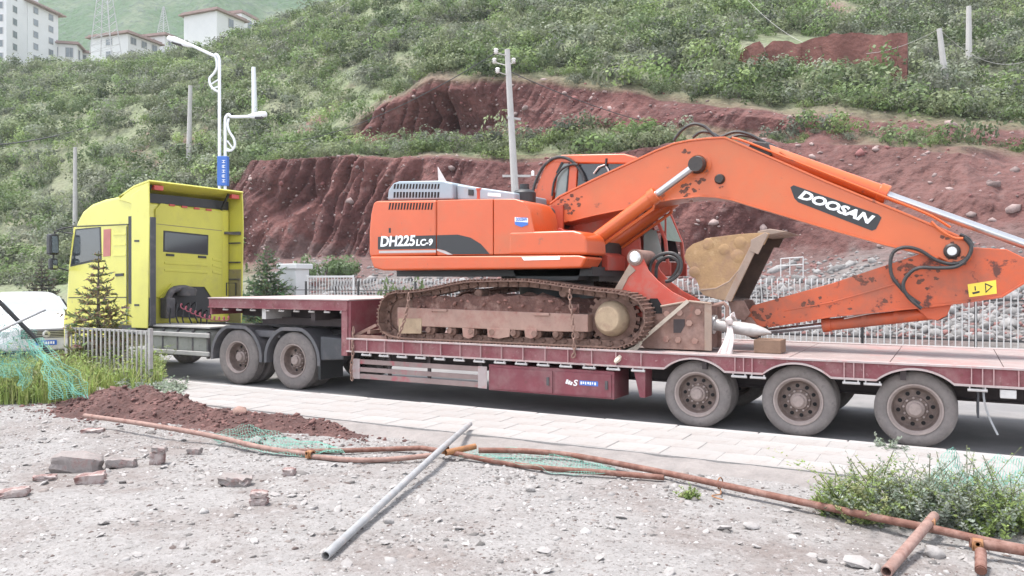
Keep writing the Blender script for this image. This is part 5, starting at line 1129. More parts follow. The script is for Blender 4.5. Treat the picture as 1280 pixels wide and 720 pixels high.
# white gate pillar
gp = thing('gate_pillar', (-22, 14.6, .12), 'white rendered gate pillar with a wider cap behind the trailer', 'pillar')
a = on_y(354, 330, 14.6); b_ = on_y(378, 330, 14.6)
MB().box(a.x + .08, b_.x - .08, 14.3, 15.1, .1, a.z - .22).build('shaft', 'white_wall', gp, bevel=.02); MB().box(a.x - .02, b_.x + .04, 14.2, 15.2, a.z - .22, a.z).build('cap', 'white_wall', gp, bevel=.03)
# little white rack on the slope behind the bucket
rk = thing('white_rack', (-.9, 17.5, .8), 'small white tubular rack standing on the rubble behind the bucket', 'rack')
p = on_y(976, 336, 18.0); q = on_y(1004, 336, 18.0)
for (xa, za, xb, zb2) in ((p.x, p.z - .3, p.x, p.z + .35), (q.x, q.z - .3, q.x, q.z + .4), (p.x, p.z + .35, q.x, q.z + .4), (p.x, p.z + .1, q.x, q.z + .15), (p.x + .3, p.z + .35, p.x + .3, p.z - .2)):
    MB().tube([(xa, 18, za), (xb, 18, zb2)], .02, 6).build('tube', 'fence_white', rk)

# ================================================================== poles, lamp, wires
def pole(px, py_top, py_bot, Z, name, label, r=.13, mat='pole_conc', px_bot=None, extra=2.5):
    t = on_d(px, py_top, Z); b = on_d(px_bot if px_bot is not None else px, py_bot, Z); d = (b - t).normalized()
    e = b + d * extra
    o = thing(name, e, label, 'pole'); MB().tube([e, b, t], [r * 1.25, r * 1.15, r * .8], 10).build('shaft', mat, o); return o, t, b
mp, mt, mbp = pole(634, 62, 243, 36, 'power_pole', 'grey concrete power pole with white insulators rising behind the excavator', .15, px_bot=644, extra=9)
for i, (dx, py) in enumerate(((-14, 66), (-16, 78), (-12, 90), (8, 78))):
    a = on_d(634 + i * .4, py + 4, 36); b_ = on_d(634 + dx, py, 36 + (.5 if i % 2 else -.4)); MB().tube([a, b_], .025, 6).build('bracket_arm', 'pole_conc', mp)
    MB().lathe([(0, -.02), (.05, 0), (.11, .03), (.05, .06), (.12, .1), (.06, .14), (.12, .19), (.06, .24), (0, .26)], b_ - Vector((0, 0, .05)), 'z', 12).build('insulator', 'insulator', mp)
for (py, w) in ((148, .35), (220, 1.1)):
    a = on_d(638 + (py - 62) * .05, py, 36); MB().obox(a, (w / 2, .3, 0), (0, .04, 0), (0, 0, .05)).build('cross_arm', 'pole_conc', mp, smooth=0)
    if w > 1: MB().lathe([(0, 0), (.07, 0), (.07, .2), (0, .25)], a + Vector((w * .6, .3, .0)), 'z', 10).build('insulator', 'insulator', mp)
pole(238, 107, 200, dist_at(236, 200) - .3, 'power_pole', 'plain weathered pole on the scrub slope left of the street lamp', .2, px_bot=236)
pole(94, 184, 285, dist_at(94, 285) - .3, 'power_pole', 'grey pole standing above the yellow cab at the far left', .17, extra=5)
pole(317, 84, 143, dist_at(318, 150) - .3, 'power_pole', 'short white pole on the slope right of the street lamp', .22, 'pole_white', px_bot=318.5)
p1o, p1t, _ = pole(1174, 36, 118, dist_at(1184, 118) - .3, 'power_pole', 'leaning pole on the upper right slope with a wire attached', .17, px_bot=1184)
p2o, p2t, _ = pole(1211, 8, 86, dist_at(1211, 86) - .3, 'power_pole', 'upright pole on the slope at the far upper right', .18, 'pole_conc')
def wire(a, b, sag, label, r=.022, mat='wire'):
    a = Vector(a); b = Vector(b); P = [a.lerp(b, t) - Vector((0, 0, sag * 4 * t * (1 - t))) for t in np.linspace(0, 1, 20)]
    MB().tube(P, r, 5).build('overhead_wire', mat, label=label, cat='wire')
wire(on_d(620, 66, 36), on_d(330, 180, 60), 1.0, 'wire running from the main power pole down left over the scrub')
wire(on_d(634, 88, 36), on_d(900, 170, 50), .5, 'wire running from the main power pole down right toward the boom')
wire(p1t, on_d(935, 0, 58), 2.5, 'wire rising left from the leaning pole over the ruined wall', .014, 'pole_conc')
wire(p1t, on_d(1300, 68, 50), 1.2, 'wire running right from the leaning pole out of view', .014, 'pole_conc')
wire(on_d(-20, 182, 80), on_d(205, 118, 92), 1.2, 'thick dark cable sagging along the left slope', .07)
wire(on_d(205, 118, 92), on_d(440, 0, 100), .8, 'thin cable climbing the ridge above the street lamp', .035, 'pole_conc')
# street lamp: two white posts, curled brackets, two heads
LYD = 30.0
def LP(px, py): return on_d(px, py, LYD)
base = LP(278, 350); 
sl = thing('street_lamp', (base.x, base.y, .1), 'tall white twin post street lamp with curled brackets and a blue band', 'street lamp')
def gp_(px): q = LP(px, 350); return Vector((q.x, q.y, .1))
MB().tube([gp_(274.5), LP(274.5, 240), LP(274.3, 75)], .058, 10).build('post', 'pole_white', sl)
MB().tube([gp_(281.5), LP(281.5, 240), LP(281.5, 152)], .055, 10).build('post', 'pole_white', sl)
bd = MB().box(-.30, .30, -.2, .2, -.5, .5).build('banner_band', 'decal_blue', sl, bevel=.02, mw=Matrix.Translation(LP(279, 214)) @ Matrix.Rotation(TH, 4, 'Z') @ Matrix.Diagonal((.62, .6, 1.1, 1)))
for k in range(5):
    c = LP(279.5, 202 + k * 6) - (LP(279.5, 214) - CAM).normalized() * .16
    m = MB(); m.box(-.06, .06, -.005, .005, -.05, -.03).box(-.06, .06, -.005, .005, .03, .05).box(-.012, .012, -.005, .005, -.06, .06)
    if k % 2: m.box(-.06, -.04, -.005, .005, -.05, .05)
    m.build('character_mark', 'decal_white', bd, smooth=0, mw=Matrix.Translation(c) @ Matrix.Rotation(TH, 4, 'Z'))
for pts, r in (([(274.3, 80), (273.5, 72), (270, 68), (266, 69), (240, 57), (222, 50)], .055), ([(274.3, 115), (268, 112), (263, 106), (262, 98), (267, 92), (271, 84), (270, 73), (267, 69.5)], .045), ([(262.5, 106), (274, 99)], .03), ([(264, 111), (274, 108)], .03),
               ([(281.5, 155), (282, 147), (286, 143), (290, 146), (311, 145.5)], .055), ([(282, 188), (289, 188), (293.5, 182), (292, 173), (287, 165), (284.5, 156), (286, 148)], .045), ([(284, 176), (291.5, 186)], .03), ([(283, 185), (288, 188)], .03)):
    MB().tube(smooth_path([LP(*q) for q in pts], 5), r, 8).build('bracket', 'pole_white', sl)
def lamp_head(p, q, nm='pole_white'):
    p = LP(*p); q = LP(*q); d = (q - p); m = MB(); m.tube([p.lerp(q, t) for t in (0, .08, .35, .7, .95, 1)], [.04, .07, .11, .13, .09, .03], 12)
    o = m.build('lamp_head', nm, sl); o_ = MB().tube([p.lerp(q, t) - Vector((0, 0, .06)) for t in (.3, .4, .75, .85)], [.03, .09, .10, .03], 10).build('lamp_lens', 'dark_plastic', o); return o
lamp_head((240, 58), (209, 47)); lamp_head((310, 145.5), (334, 142.5))

# ================================================================== buildings on the shoulder of the hill
def building(pxc, py_base, Z, w, d, h, yaw, floors, bays, label, side_bays=2, eave=.9, name='apartment_building', over=True, drop=12):
    c = on_d(pxc, py_base, Z); R = Matrix.Translation(c) @ Matrix.Rotation(TH + yaw, 4, 'Z'); root = thing(name, c, label, 'building')
    MB().box(-w / 2, w / 2, -d / 2, d / 2, -drop, h).build('wall', 'white_wall', root, smooth=0, mw=R)
    MB().box(-w / 2 - eave, w / 2 + eave, -d / 2 - eave, d / 2 + eave, h, h + .3).box(-w / 2 - eave * .5, w / 2 + eave * .5, -d / 2 - eave * .5, d / 2 + eave * .5, h + .3, h + .7).build('roof', 'roof_red', root, smooth=0, mw=R)
    fh = h / floors
    for f in range(floors):
        for k in range(bays):
            x = -w / 2 + (k + .5) * w / bays; z = f * fh + fh * .32; ww = min(1.7, w / bays * .55)
            o = MB().box(x - ww / 2 - .1, x + ww / 2 + .1, -d / 2 - .06, -d / 2 + .02, z - .1, z + fh * .5 + .1).build('window', 'win_frame', root, smooth=0, mw=R)
            for s_ in (-1, 1): MB().box(x + s_ * ww / 4 - ww / 4 + .04, x + s_ * ww / 4 + ww / 4 - .04, -d / 2 - .09, -d / 2 - .05, z, z + fh * .5).build('pane', 'win_glass', o, smooth=0, mw=R)
        for k in range(side_bays):
            y = -d / 2 + (k + .5) * d / side_bays; z = f * fh + fh * .32; ww = min(1.5, d / side_bays * .5)
            o = MB().box(w / 2 - .02, w / 2 + .06, y - ww / 2 - .1, y + ww / 2 + .1, z - .1, z + fh * .5 + .1).build('window', 'win_frame', root, smooth=0, mw=R)
            for s_ in (-1, 1): MB().box(w / 2 + .05, w / 2 + .09, y + s_ * ww / 4 - ww / 4 + .04, y + s_ * ww / 4 + ww / 4 - .04, z, z + fh * .5).build('pane', 'win_glass', o, smooth=0, mw=R)
    return root
building(-16, 88, 185, 16.5, 12, 20, .0, 7, 5, 'tall white apartment block at the left edge with grey windows', 2, .4)
building(42, 86, 192, 5.2, 10, 14.2, -.15, 5, 2, 'narrower white block with brown eaves joined right of the tall one', 2, 1.3)
building(74, 83, 200, 10, 8, 4.6, .25, 1, 3, 'low white house with brown roof beside the apartment blocks', 2, .8, 'house')
building(96, 84, 205, 7, 6, 3.0, .35, 1, 2, 'lowest white house with grey roof left of the lattice mast', 1, .6, 'house')
building(157, 84, 178, 10.5, 9, 5.6, -.35, 2, 1, 'white two storey house with brown roof right of the lattice mast', 3, .8, 'house')
building(203, 80, 190, 7.5, 7, 5.4, -.3, 2, 1, 'white house with red roof edge partly behind the two storey one', 2, .8, 'house')
building(268, 66, 172, 9.2, 8, 7.2, -.42, 2, 0, 'large plain white building with a red roof edge on the ridge', 1, .8, 'house')
building(298, 50, 182, 6, 6, 4.9, -.3, 1, 0, 'white annex peeping over the ridge behind the plain building', 1, .3, 'house')
def lattice(pts_base, top, Z, label):
    tp = on_d(*top, Z); root = thing('lattice_mast', on_d(*pts_base[0], Z), label, 'mast')
    legs = []
    for (px, py) in pts_base:
        for dz in (-1.2, 1.2): b = on_d(px, py, Z) + Vector((0, dz, 0)); t = tp + Vector(((b.x - tp.x) * .08, dz * .1, 0)); legs.append((b, t)); MB().beam(b, t, .16, .16).build('leg', 'lattice', root, smooth=0)
    n = 14
    for k in range(n):
        t0, t1 = k / n, (k + 1) / n
        for (i, j) in ((0, 2), (2, 0), (1, 3), (0, 1), (2, 3)):
            MB().beam(legs[i][0].lerp(legs[i][1], t0), legs[j][0].lerp(legs[j][1], t1), .07, .07).build('brace', 'lattice', root, smooth=0)
lattice([(119, 68), (146, 72)], (130, -60), 165, 'grey lattice mast rising out of view above the houses')
lattice([(200, 48), (209, 48)], (204.5, 8), 230, 'small thin lattice mast behind the white houses')

# ================================================================== white car in front of the truck
def car(cx, cy, label, yaw):
    root = thing('white_car', (cx, cy, 0), label, 'car')
    mw = Matrix.Translation((cx, cy, 0)) @ Matrix.Rotation(yaw, 4, 'Z')
    # stations along x (front = +x): (x, half width, z low, z shoulder, z top, half width top)
    st = [(2.32, .62, .34, .62, .72, .55), (2.25, .82, .28, .74, .90, .74), (2.05, .90, .24, .86, 1.00, .80), (1.5, .93, .24, .95, 1.08, .82), (.95, .94, .24, .98, 1.13, .82), (.3, .94, .24, .99, 1.60, .68), (-.3, .94, .24, .99, 1.70, .66), (-1.2, .94, .24, 1.0, 1.70, .65), (-1.9, .93, .26, 1.0, 1.60, .66), (-2.25, .88, .34, 1.0, 1.12, .74), (-2.33, .80, .42, .9, 1.0, .66)]
    vs = []; n = 10
    for (x, hw, zl, zs, zt, ht) in st:
        vs += [(x, -hw * .9, zl), (x, -hw, zl + .15), (x, -hw, zs - .12), (x, -hw * .97, zs), (x, -ht, zt - .04), (x, -ht * .8, zt), (x, ht * .8, zt), (x, ht, zt - .04), (x, hw * .97, zs), (x, hw, zs - .12), (x, hw, zl + .15), (x, hw * .9, zl)]
    n = 12; fs = [(i * n + k, i * n + (k + 1) % n, (i + 1) * n + (k + 1) % n, (i + 1) * n + k) for i in range(len(st) - 1) for k in range(n)] + [tuple(range(n)), tuple((len(st) - 1) * n + k for k in reversed(range(n)))]
    o = MB().add(vs, fs).build('body', 'car_white', root, smooth=50, mw=mw); s = o.modifiers.new('sub', 'SUBSURF'); s.levels = 2; s.render_levels = 2
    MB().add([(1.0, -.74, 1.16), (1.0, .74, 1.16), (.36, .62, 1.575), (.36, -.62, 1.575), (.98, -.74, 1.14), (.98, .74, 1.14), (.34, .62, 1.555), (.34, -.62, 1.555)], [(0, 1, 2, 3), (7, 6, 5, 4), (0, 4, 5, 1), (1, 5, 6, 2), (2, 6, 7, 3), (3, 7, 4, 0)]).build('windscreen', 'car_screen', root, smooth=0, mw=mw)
    for s_ in (-1, 1):
        MB().add([(.75, s_ * .885, 1.05), (.22, s_ * .74, 1.50), (-1.6, s_ * .74, 1.54), (-1.9, s_ * .88, 1.06)], [(0, 1, 2, 3)]).build('side_window', 'glass', root, smooth=0, mw=mw)
        h = MB().prism([(2.02, .68), (2.25, .66), (2.24, .80), (1.92, .86)], .60 if s_ > 0 else -.90, .90 if s_ > 0 else -.60).build('headlight', 'lamp_glass', root, bevel=.02, mw=mw)
        MB().box(.65, .9, s_ * 1.0 - .1, s_ * 1.0 + .1, 1.04, 1.22).build('mirror', 'car_white', root, bevel=.04, mw=mw)
        for x in (1.42, -1.38): w = MB().lathe([(0, -.11), (.2, -.11), (.23, -.12), (.34, -.1), (.35, 0), (.34, .1), (0, .11)], (x, s_ * .84, .35), 'y', 28).build('wheel', 'black', root, mw=mw); MB().lathe([(0, -.122 if s_ < 0 else .122), (.2, -.118 if s_ < 0 else .118), (.21, 0)], (x, s_ * .84, .35), 'y', 20).build('rim', 'rod', w, mw=mw)
    gr = MB().prism([(2.27, .60), (2.335, .63), (2.33, .80), (2.22, .86)], -.52, .52).build('grille', 'black', root, bevel=.02, mw=mw)
    for k in range(4): MB().box(2.325, 2.345, -.5, .5, .64 + k * .04, .652 + k * .04).build('grille_slat', 'rod', gr, smooth=0, mw=mw)
    MB().lathe([(.035, .012), (.075, .012), (.085, .006), (.085, .0)], (2.335, 0, .715), 'x', 16).build('emblem', 'rod', gr, mw=mw)
    MB().box(2.32, 2.35, -.22, .22, .45, .565).build('number_plate', 'plate_blue', root, bevel=.006, mw=mw)
    for k in range(7): MB().box(2.351, 2.354, -.18 + k * .052, -.145 + k * .052, .475 + (k % 2) * .006, .54).build('character_mark', 'decal_white', root, smooth=0, mw=mw)
    MB().box(2.2, 2.34, -.7, .7, .26, .33).build('lower_intake', 'black', root, bevel=.02, mw=mw)
car(-18.0, 1.55, 'white car facing the camera on the road ahead of the yellow truck', -.38)

# ================================================================== trees
def spruce(name, base, h, rad, label, seed, cols, bare=.0, ntier=22, twigs=34):
    r = random.Random(seed); root = thing(name, base, label, 'tree'); bx, by, bz = base
    MB().tube([(bx, by, bz - .1), (bx + .02, by, bz + h * .5), (bx + .03, by, bz + h * .99)], [h * .022, h * .013, .008], 8).build('trunk', 'bark', root)
    V = []; F = []; C = []
    br = MB()
    def needle(p, d, l, w, c):
        n = len(V); s_ = d.cross(Vector((r.uniform(-1, 1), r.uniform(-1, 1), r.uniform(-1, 1)))).normalized() * w
        V.extend([p - s_, p + s_, p + d * l]); F.append((n, n + 1, n + 2)); C.append([q * r.uniform(.65, 1.35) for q in c])
    for t in range(ntier):
        f = (t + .5) / ntier; z = bz + h * (.06 + .92 * f); R = rad * (1 - f) ** .85 * r.uniform(.8, 1.15) + .05; nb = max(4, int(9 * (1 - f) + 4))
        for k in range(nb):
            if r.random() < bare: pass
            a = 6.283 * (k + r.random() * .8) / nb + t; L = R * r.uniform(.7, 1.1); d = Vector((math.cos(a), math.sin(a), -.12 + .55 * f)).normalized(); p0 = Vector((bx + .02, by, z)); 
            pts = [p0, p0 + d * L * .55 + Vector((r.gauss(0, .05), r.gauss(0, .05), -.06 + r.gauss(0, .06))) * L, p0 + d * L + Vector((r.gauss(0, .10), r.gauss(0, .10), .05 + r.gauss(0, .12))) * L]; br.tube(pts, [.012 * h * .5 * (1 - f) + .004, .006, .003], 4)
            for q in range(int(twigs * (L / rad) + 6)):
                u = r.uniform(.15 + .3 * bare, 1) ; p = pts[0].lerp(pts[1], u / .55) if u < .55 else pts[1].lerp(pts[2], (u - .55) / .45)
                dd = (d * .7 + Vector((r.gauss(0, .6), r.gauss(0, .6), r.gauss(0.05, .35)))).normalized(); tl = L * .22 * r.uniform(.6, 1.3) + .04
                c = cols[r.randrange(len(cols))]
                needle(p, dd, tl, .012 + tl * .10, c)
                for e in range(2): needle(p + dd * tl * r.uniform(.2, .8), (dd + Vector((r.gauss(0, .7), r.gauss(0, .7), r.gauss(0, .5)))).normalized(), tl * .6, .008 + tl * .07, c)
    tag(br.build('branches', 'bark', root), kind='stuff')
    link('crown', np_mesh('crown', np.array([v[:] for v in V]), np.array(F), 'leaf', np.array(C)), root)
sb = on_y(122, 470, -1.15); spruce('spruce_sapling', (sb.x, -1.15, .15), 2.42, .66, 'sparse brownish spruce sapling behind the bar guard beside the yellow cab', 5, [(.22, .20, .10), (.17, .175, .085), (.26, .215, .13)], .5, 17, 12)
q = on_y(333, 372, 13.2); spruce('spruce_tree', (q.x, 13.2, .1), 3.35, 1.35, 'dense green spruce behind the trailer gooseneck right of the cab', 6, [(.11, .16, .08), (.15, .20, .10), (.10, .14, .08)], 0, 20, 30)
q = on_d(52, 372, 34); spruce('spruce_tree', (q.x, q.y, .1), 2.9, 1.0, 'small dark spruce beyond the white car at the left edge', 7, [(.09, .095, .07), (.12, .115, .085)], .1, 17, 24)
def leafy(name, base, rad, h, label, seed, cols, n=900, leaf=.1, cat='bush'):
    V, F, c = leaf_cloud(n, 1, seed, leaf / max(rad, .3), lobes=11); V = V * [rad, rad, h] + np.array(base); r = np.random.default_rng(seed)
    cc = np.array(cols)[r.integers(0, len(cols), n)] * c[:, None]; o = thing(name, base, label, cat); link('foliage', np_mesh('foliage', V, F, 'leaf', cc), o)
    m = MB()
    for k in range(6): a = k * 1.05; m.tube([(base[0], base[1], base[2] - .05), (base[0] + .3 * rad * math.cos(a), base[1] + .3 * rad * math.sin(a), base[2] + .5 * h)], [.03, .012], 5)
    m.build('stem', 'bark', o)
q = on_y(505, 362, 14.0); leafy('bush', (q.x, 14.0, .1), .75, 2.4, 'green bush by the white fence under the excavator counterweight', 61, [(.10, .14, .05), (.13, .17, .07)])
for i, (px, s_) in enumerate(((385, .9), (410, 1.1), (432, .8))):
    q = on_y(px, 332, 21); leafy('bush', (q.x, 21, q.z - .6), .9 * s_, 1.3 * s_, ['low bright bush just right of the white gate pillar', 'widest low bush at the foot of the cutting', 'low bush right of the wide one at the foot of the cutting'][i], 62 + i, [(.12, .18, .07), (.15, .2, .10)])
# ================================================================== foreground
def gz(x, y): return float(yard_z(x, y))
# guard of grey bars round the sapling
gd = thing('tree_guard', (-11.3, -1.5, .15), 'grey bar guard in front of the spruce sapling beside the truck cab', 'fence')
x0 = on_y(84, 410, -1.5).x; x1 = on_y(188, 412, -1.5).x
for z in (.30, 1.08): MB().box(x0, x1, -1.515, -1.485, z, z + .04).build('rail', 'fence_grey', gd, smooth=0)
for x in np.arange(x0 + .05, x1, .125): MB().box(x - .016, x + .016, -1.535, -1.517, .18, 1.11).build('bar', 'fence_grey', gd, smooth=0)
for x in (x0, x1): MB().box(x - .03, x + .03, -1.53, -1.47, .1, 1.16).build('post', 'fence_grey', gd, smooth=0)
# ---- soil heap
hx = np.linspace(-9.6, -2.6, 190); hy = np.linspace(-4.6, -1.5, 90); X, Y = np.meshgrid(hx, hy)
def bump(cx, cy, sx, sy, h, rot=0.0):
    dx, dy = X - cx, Y - cy; c, s = math.cos(rot), math.sin(rot); return h * np.exp(-(((dx * c + dy * s) / sx) ** 2 + ((-dx * s + dy * c) / sy) ** 2))
Hh = bump(-7.9, -2.6, 1.0, .55, .30, -.3) + bump(-6.6, -2.95, .9, .45, .19, -.2) + bump(-5.3, -3.0, .7, .42, .20, 0) + bump(-4.4, -2.8, .6, .35, .12, .1) + bump(-7.3, -3.3, .8, .4, .15, .2) + bump(-8.6, -2.9, .6, .5, .18) + bump(-7.6, -3.5, 1.1, .3, .07, .1) + bump(-5.0, -3.5, 1.2, .25, .05) + bump(-3.7, -2.9, .8, .3, .07)
Hh = Hh * .85 * (1 + .55 * fbm(X * 2.6, Y * 2.6, 0, 33, 4)) + .05 * fbm(X * 8, Y * 8, 0, 34, 3) * np.clip(Hh * 8, 0, 1)
Zs = yard_z(X, Y) + Hh - .055
V = np.stack([X, Y, Zs], -1).reshape(-1, 3); nX = 190
F = [(j * nX + i, j * nX + i + 1, (j + 1) * nX + i + 1, (j + 1) * nX + i) for j in range(89) for i in range(nX - 1)]
tag(link('soil_heap', np_mesh('soil_heap', V, F, 'soil', smooth=True)), 'heap of red brown soil along the near edge of the pavement', 'soil heap')
hw_ = np.clip(Hh, 0, .12) + .012 * (np.clip(bump(-7, -3.2, 2.6, .9, 1.0) + bump(-4.6, -3.1, 1.8, .6, 1.0), 0, 1)); idx = RNG.choice(Hh.size, 2600, p=(hw_ / hw_.sum()).ravel()); Pc = np.stack([V[idx][:, 0], V[idx][:, 1], np.maximum(V[idx][:, 2], yard_z(V[idx][:, 0], V[idx][:, 1]))], 1) + RNG.uniform(-.02, .02, (2600, 3)) * [1, 1, .4]
v2, f2, c2 = stones_mesh(Pc, np.exp(RNG.normal(-4.1, .55, 2600)), np.array([(.105, .052, .045)]) * RNG.uniform(.6, 1.7, (2600, 1)), 41)
tag(link('soil_clods', np_mesh('soil_clods', v2, f2, 'pebble', c2)), 'loose red clods lying on the soil heap', 'clods', kind='stuff')
# ---- gravel
def in_view(P, m=.15):
    d = P - np.array(CAM); a = d[:, 0] * CT + d[:, 1] * ST; z = -d[:, 0] * ST + d[:, 1] * CT
    return (z > 2.5) & (np.abs(a) < (.64 + m) * z)
NP_ = 130000; P = np.stack([RNG.uniform(-15, 7, NP_), RNG.uniform(-9, -2.75, NP_), np.zeros(NP_)], 1); P = P[in_view(P)]
dens = fbm(P[:, 0] * .5, P[:, 1] * .5, 0, 51, 3); P = P[(RNG.random(len(P)) < .62 + .55 * dens)]
P[:, 2] = yard_z(P[:, 0], P[:, 1]) - .002
P = P[:52000]; n = len(P); R = np.exp(RNG.normal(-4.55, .5, n)); big = RNG.random(n) < .012; R[big] *= 2.3
hue = np.array([(.26, .243, .232), (.32, .302, .29), (.13, .119, .112), (.20, .17, .155), (.39, .37, .358), (.10, .075, .067)]); C = hue[RNG.choice(6, n, p=[.26, .2, .24, .16, .06, .08])] * RNG.uniform(.8, 1.15, (n, 1))
P[:, 2] -= R * .22; v2, f2, c2 = stones_mesh(P, R, C, 42)
tag(link('gravel', np_mesh('gravel', v2, f2, 'pebble', c2)), 'loose pale gravel strewn over the yard in the foreground', 'gravel', kind='stuff')
# flat pale chips
m = MB()
for k in range(260):
    x, y = random.uniform(-9, 4.5), random.uniform(-7.2, -3.2); s_ = random.uniform(.02, .06); m.rock((x, y, gz(x, y) + .01), s_, s_ * .7, s_ * .25, k, 1, .3)
m.build('stone_chips', 'stone', smooth=0, label='flat stone chips scattered among the gravel', cat='stones', kind='stuff')
# ---- bricks and lumps
def brick(px, py, w, d, h, rz, label, mat='brick', tilt=(0, 0), name='brick', lift=0, chip=3):
    p = on_z(px, py, .09); z0 = gz(p.x, p.y); bm = MB(); rr = random.Random(int(px * 7 + py)); nx, ny, nz = 5, 4, 3
    bm_ = bmesh.new(); bmesh.ops.create_cube(bm_, size=1); bmesh.ops.subdivide_edges(bm_, edges=bm_.edges, cuts=3, use_grid_fill=True)
    for v in bm_.verts:
        c = v.co; e = sum(abs(abs(q) - .5) < .01 for q in c); k = .012 * e if e > 1 else .004
        v.co = Vector((c.x * w, c.y * d, c.z * h)) * (1 - (k * rr.random() * chip)) + Vector((rr.gauss(0, .002), rr.gauss(0, .002), rr.gauss(0, .002))) * chip
    vs = [v.co.copy() for v in bm_.verts]; fs = [tuple(v.index for v in f.verts) for f in bm_.faces]; bm_.free()
    bm.add(vs, fs); mw = Matrix.Translation((p.x, p.y, z0 + h * .46 + lift)) @ Matrix.Rotation(rz, 4, 'Z') @ Euler((tilt[0], tilt[1], 0)).to_matrix().to_4x4()
    o = bm.build(name, mat, smooth=30, mw=mw, label=label, cat='brick' if name == 'brick' else 'rubble'); return o
brick(96, 589, .42, .24, .17, .55, 'largest pale broken masonry block among the bricks at left', 'concrete_lump', (.05, .12), 'masonry_block', 0, 5)
brick(152, 584, .27, .14, .09, .7, 'flat dusty brick right of the pale masonry block', 'concrete_lump', (0, .06))
brick(197, 580, .12, .12, .13, .5, 'dark brick stub, lower of the upright pair by the soil', 'brick', (0, .03))
brick(199, 580, .13, .12, .055, .65, 'pale broken brick lying on top of the upright stub', 'concrete_lump', (.05, .1), lift=.125)
brick(113, 604, .25, .12, .085, .75, 'speckled brick in front of the pale masonry block', 'brick', (.1, -.05))
brick(17, 620, .24, .12, .065, .8, 'lone brick at the left edge of the photo', 'brick', (.05, -.12))
brick(56, 600, .20, .09, .04, .8, 'thin brick sliver left of the speckled brick', 'brick', (0, .05))
brick(116, 541, .26, .12, .045, .7, 'dark flat piece at the foot of the soil heap under the pipe', 'brick')
brick(295, 606, .28, .16, .09, .35, 'pale rounded masonry lump left of the two stacked bricks', 'concrete_lump', (.03, .05), 'masonry_block', 0, 5)
brick(324, 632, .135, .11, .06, .45, 'dark red brick, lower of the two stacked bricks', 'brick')
brick(324, 632, .13, .11, .055, .62, 'pale topped red brick, upper of the two stacked bricks', 'brick', (.03, .06), lift=.062)
brick(362, 594, .11, .08, .07, .3, 'small dark brick piece right of the masonry lump', 'brick')
brick(243, 566, .14, .1, .07, .4, 'half brick just under the long rusty pipe', 'concrete_lump')
for (px, py, r, lab) in ((300, 528, .13, 'rounded grey brown boulder on the soil heap'), (486, 652, .05, 'small grey stone on the gravel right of the galvanised pole'), (663, 610, .055, 'grey pebble stone on the gravel beneath the long rusty pipe'), (665, 593, .045, 'dark stone close under the crossing pipes'), (1168, 690, .075, 'grey stone under the right hand bush'), (1070, 704, .10, 'flat pale stone left of the broken pipe stub'), (940, 655, .07, 'flat white stone on the gravel near the wire hoop'), (905, 657, .06, 'broken white slab piece on the gravel left of the flat stone'), (320, 553, .10, 'pale stone on the netting beside the soil heap')):
    p = on_z(px, py, .1); z = gz(p.x, p.y) + (.12 if py < 540 else 0); MB().rock((p.x, p.y, z + r * .3), r, r * .8, r * (.3 if 'flat' in lab or 'slab' in lab else .6), int(px), 2 if r < .09 else 1, .16).build('stone', 'breaker' if 'boulder' in lab else 'stone', smooth=50, label=lab, cat='stone')
# ---- pipes
def pipe(pts, r, mat, label, hol=.8, lift=0.0, n=12):
    P = []
    for q in pts:
        h = q[2] if len(q) > 2 else 0; p = on_z(q[0], q[1], .12 + h); P.append(Vector((p.x, p.y, max(gz(p.x, p.y) + r * .95, p.z))))
    return MB().tube(smooth_path(P, 6), r, n, hollow=hol).build('steel_pipe', mat, smooth=60, label=label, cat='pipe')
pipe([(106, 519.5, .10), (180, 530, .12), (260, 544, .06), (330, 560, .03), (395, 569, .0)], .030, 'dusty_pipe', 'long pale rusty pipe lying across the soil heap at left')
pipe([(364, 564), (420, 563.5), (480, 561.5), (527, 560, .03)], .028, 'rust_pipe', 'straight rusty pipe ending at the crossing, farther of the pair')
pipe([(385, 570), (440, 575), (490, 574), (540, 569, .04)], .028, 'dusty_pipe', 'bent dusty rusty pipe, nearer of the pair left of the crossing')
pipe([(527, 560, .06), (570, 567, .04), (620, 577), (680, 585), (760, 591), (830, 597)], .028, 'rust_pipe', 'bent rusty pipe leaving the crossing toward the right, nearer one')
pipe([(598, 563, .05), (660, 564, .04), (720, 570, .02), (790, 583, .02), (860, 597, .02), (1000, 627, .02), (1100, 648, .04), (1170, 662, .05), (1240, 678, .04), (1300, 690, .03)], .031, 'rust_pipe', 'very long rusty pipe running right to the bottom corner')
pipe([(587.5, 530, .10), (552, 561, .11), (490, 618, .05), (407, 696, .0)], .032, 'galv', 'straight galvanised grey pole laid across the rusty pipes')
pipe([(1168, 645, .10), (1140, 678, .05), (1108, 716, .0)], .036, 'dusty_pipe', 'short crossing rusty pipe pointing to the lower right corner')
pipe([(1212, 678, .06), (1250, 684, .05), (1300, 692, .04)], .034, 'rust_pipe', 'rusty pipe end overlapping the long pipe at the right edge')
pipe([(1226, 690, .05), (1226, 713, .0)], .036, 'rust_pipe', 'short rusty stub pointing at the viewer under the right coupler')
pipe([(557, 566, .06), (575, 562, .07), (594, 558, .08)], .033, 'clamp', 'short yellow orange pipe stub at the crossing')
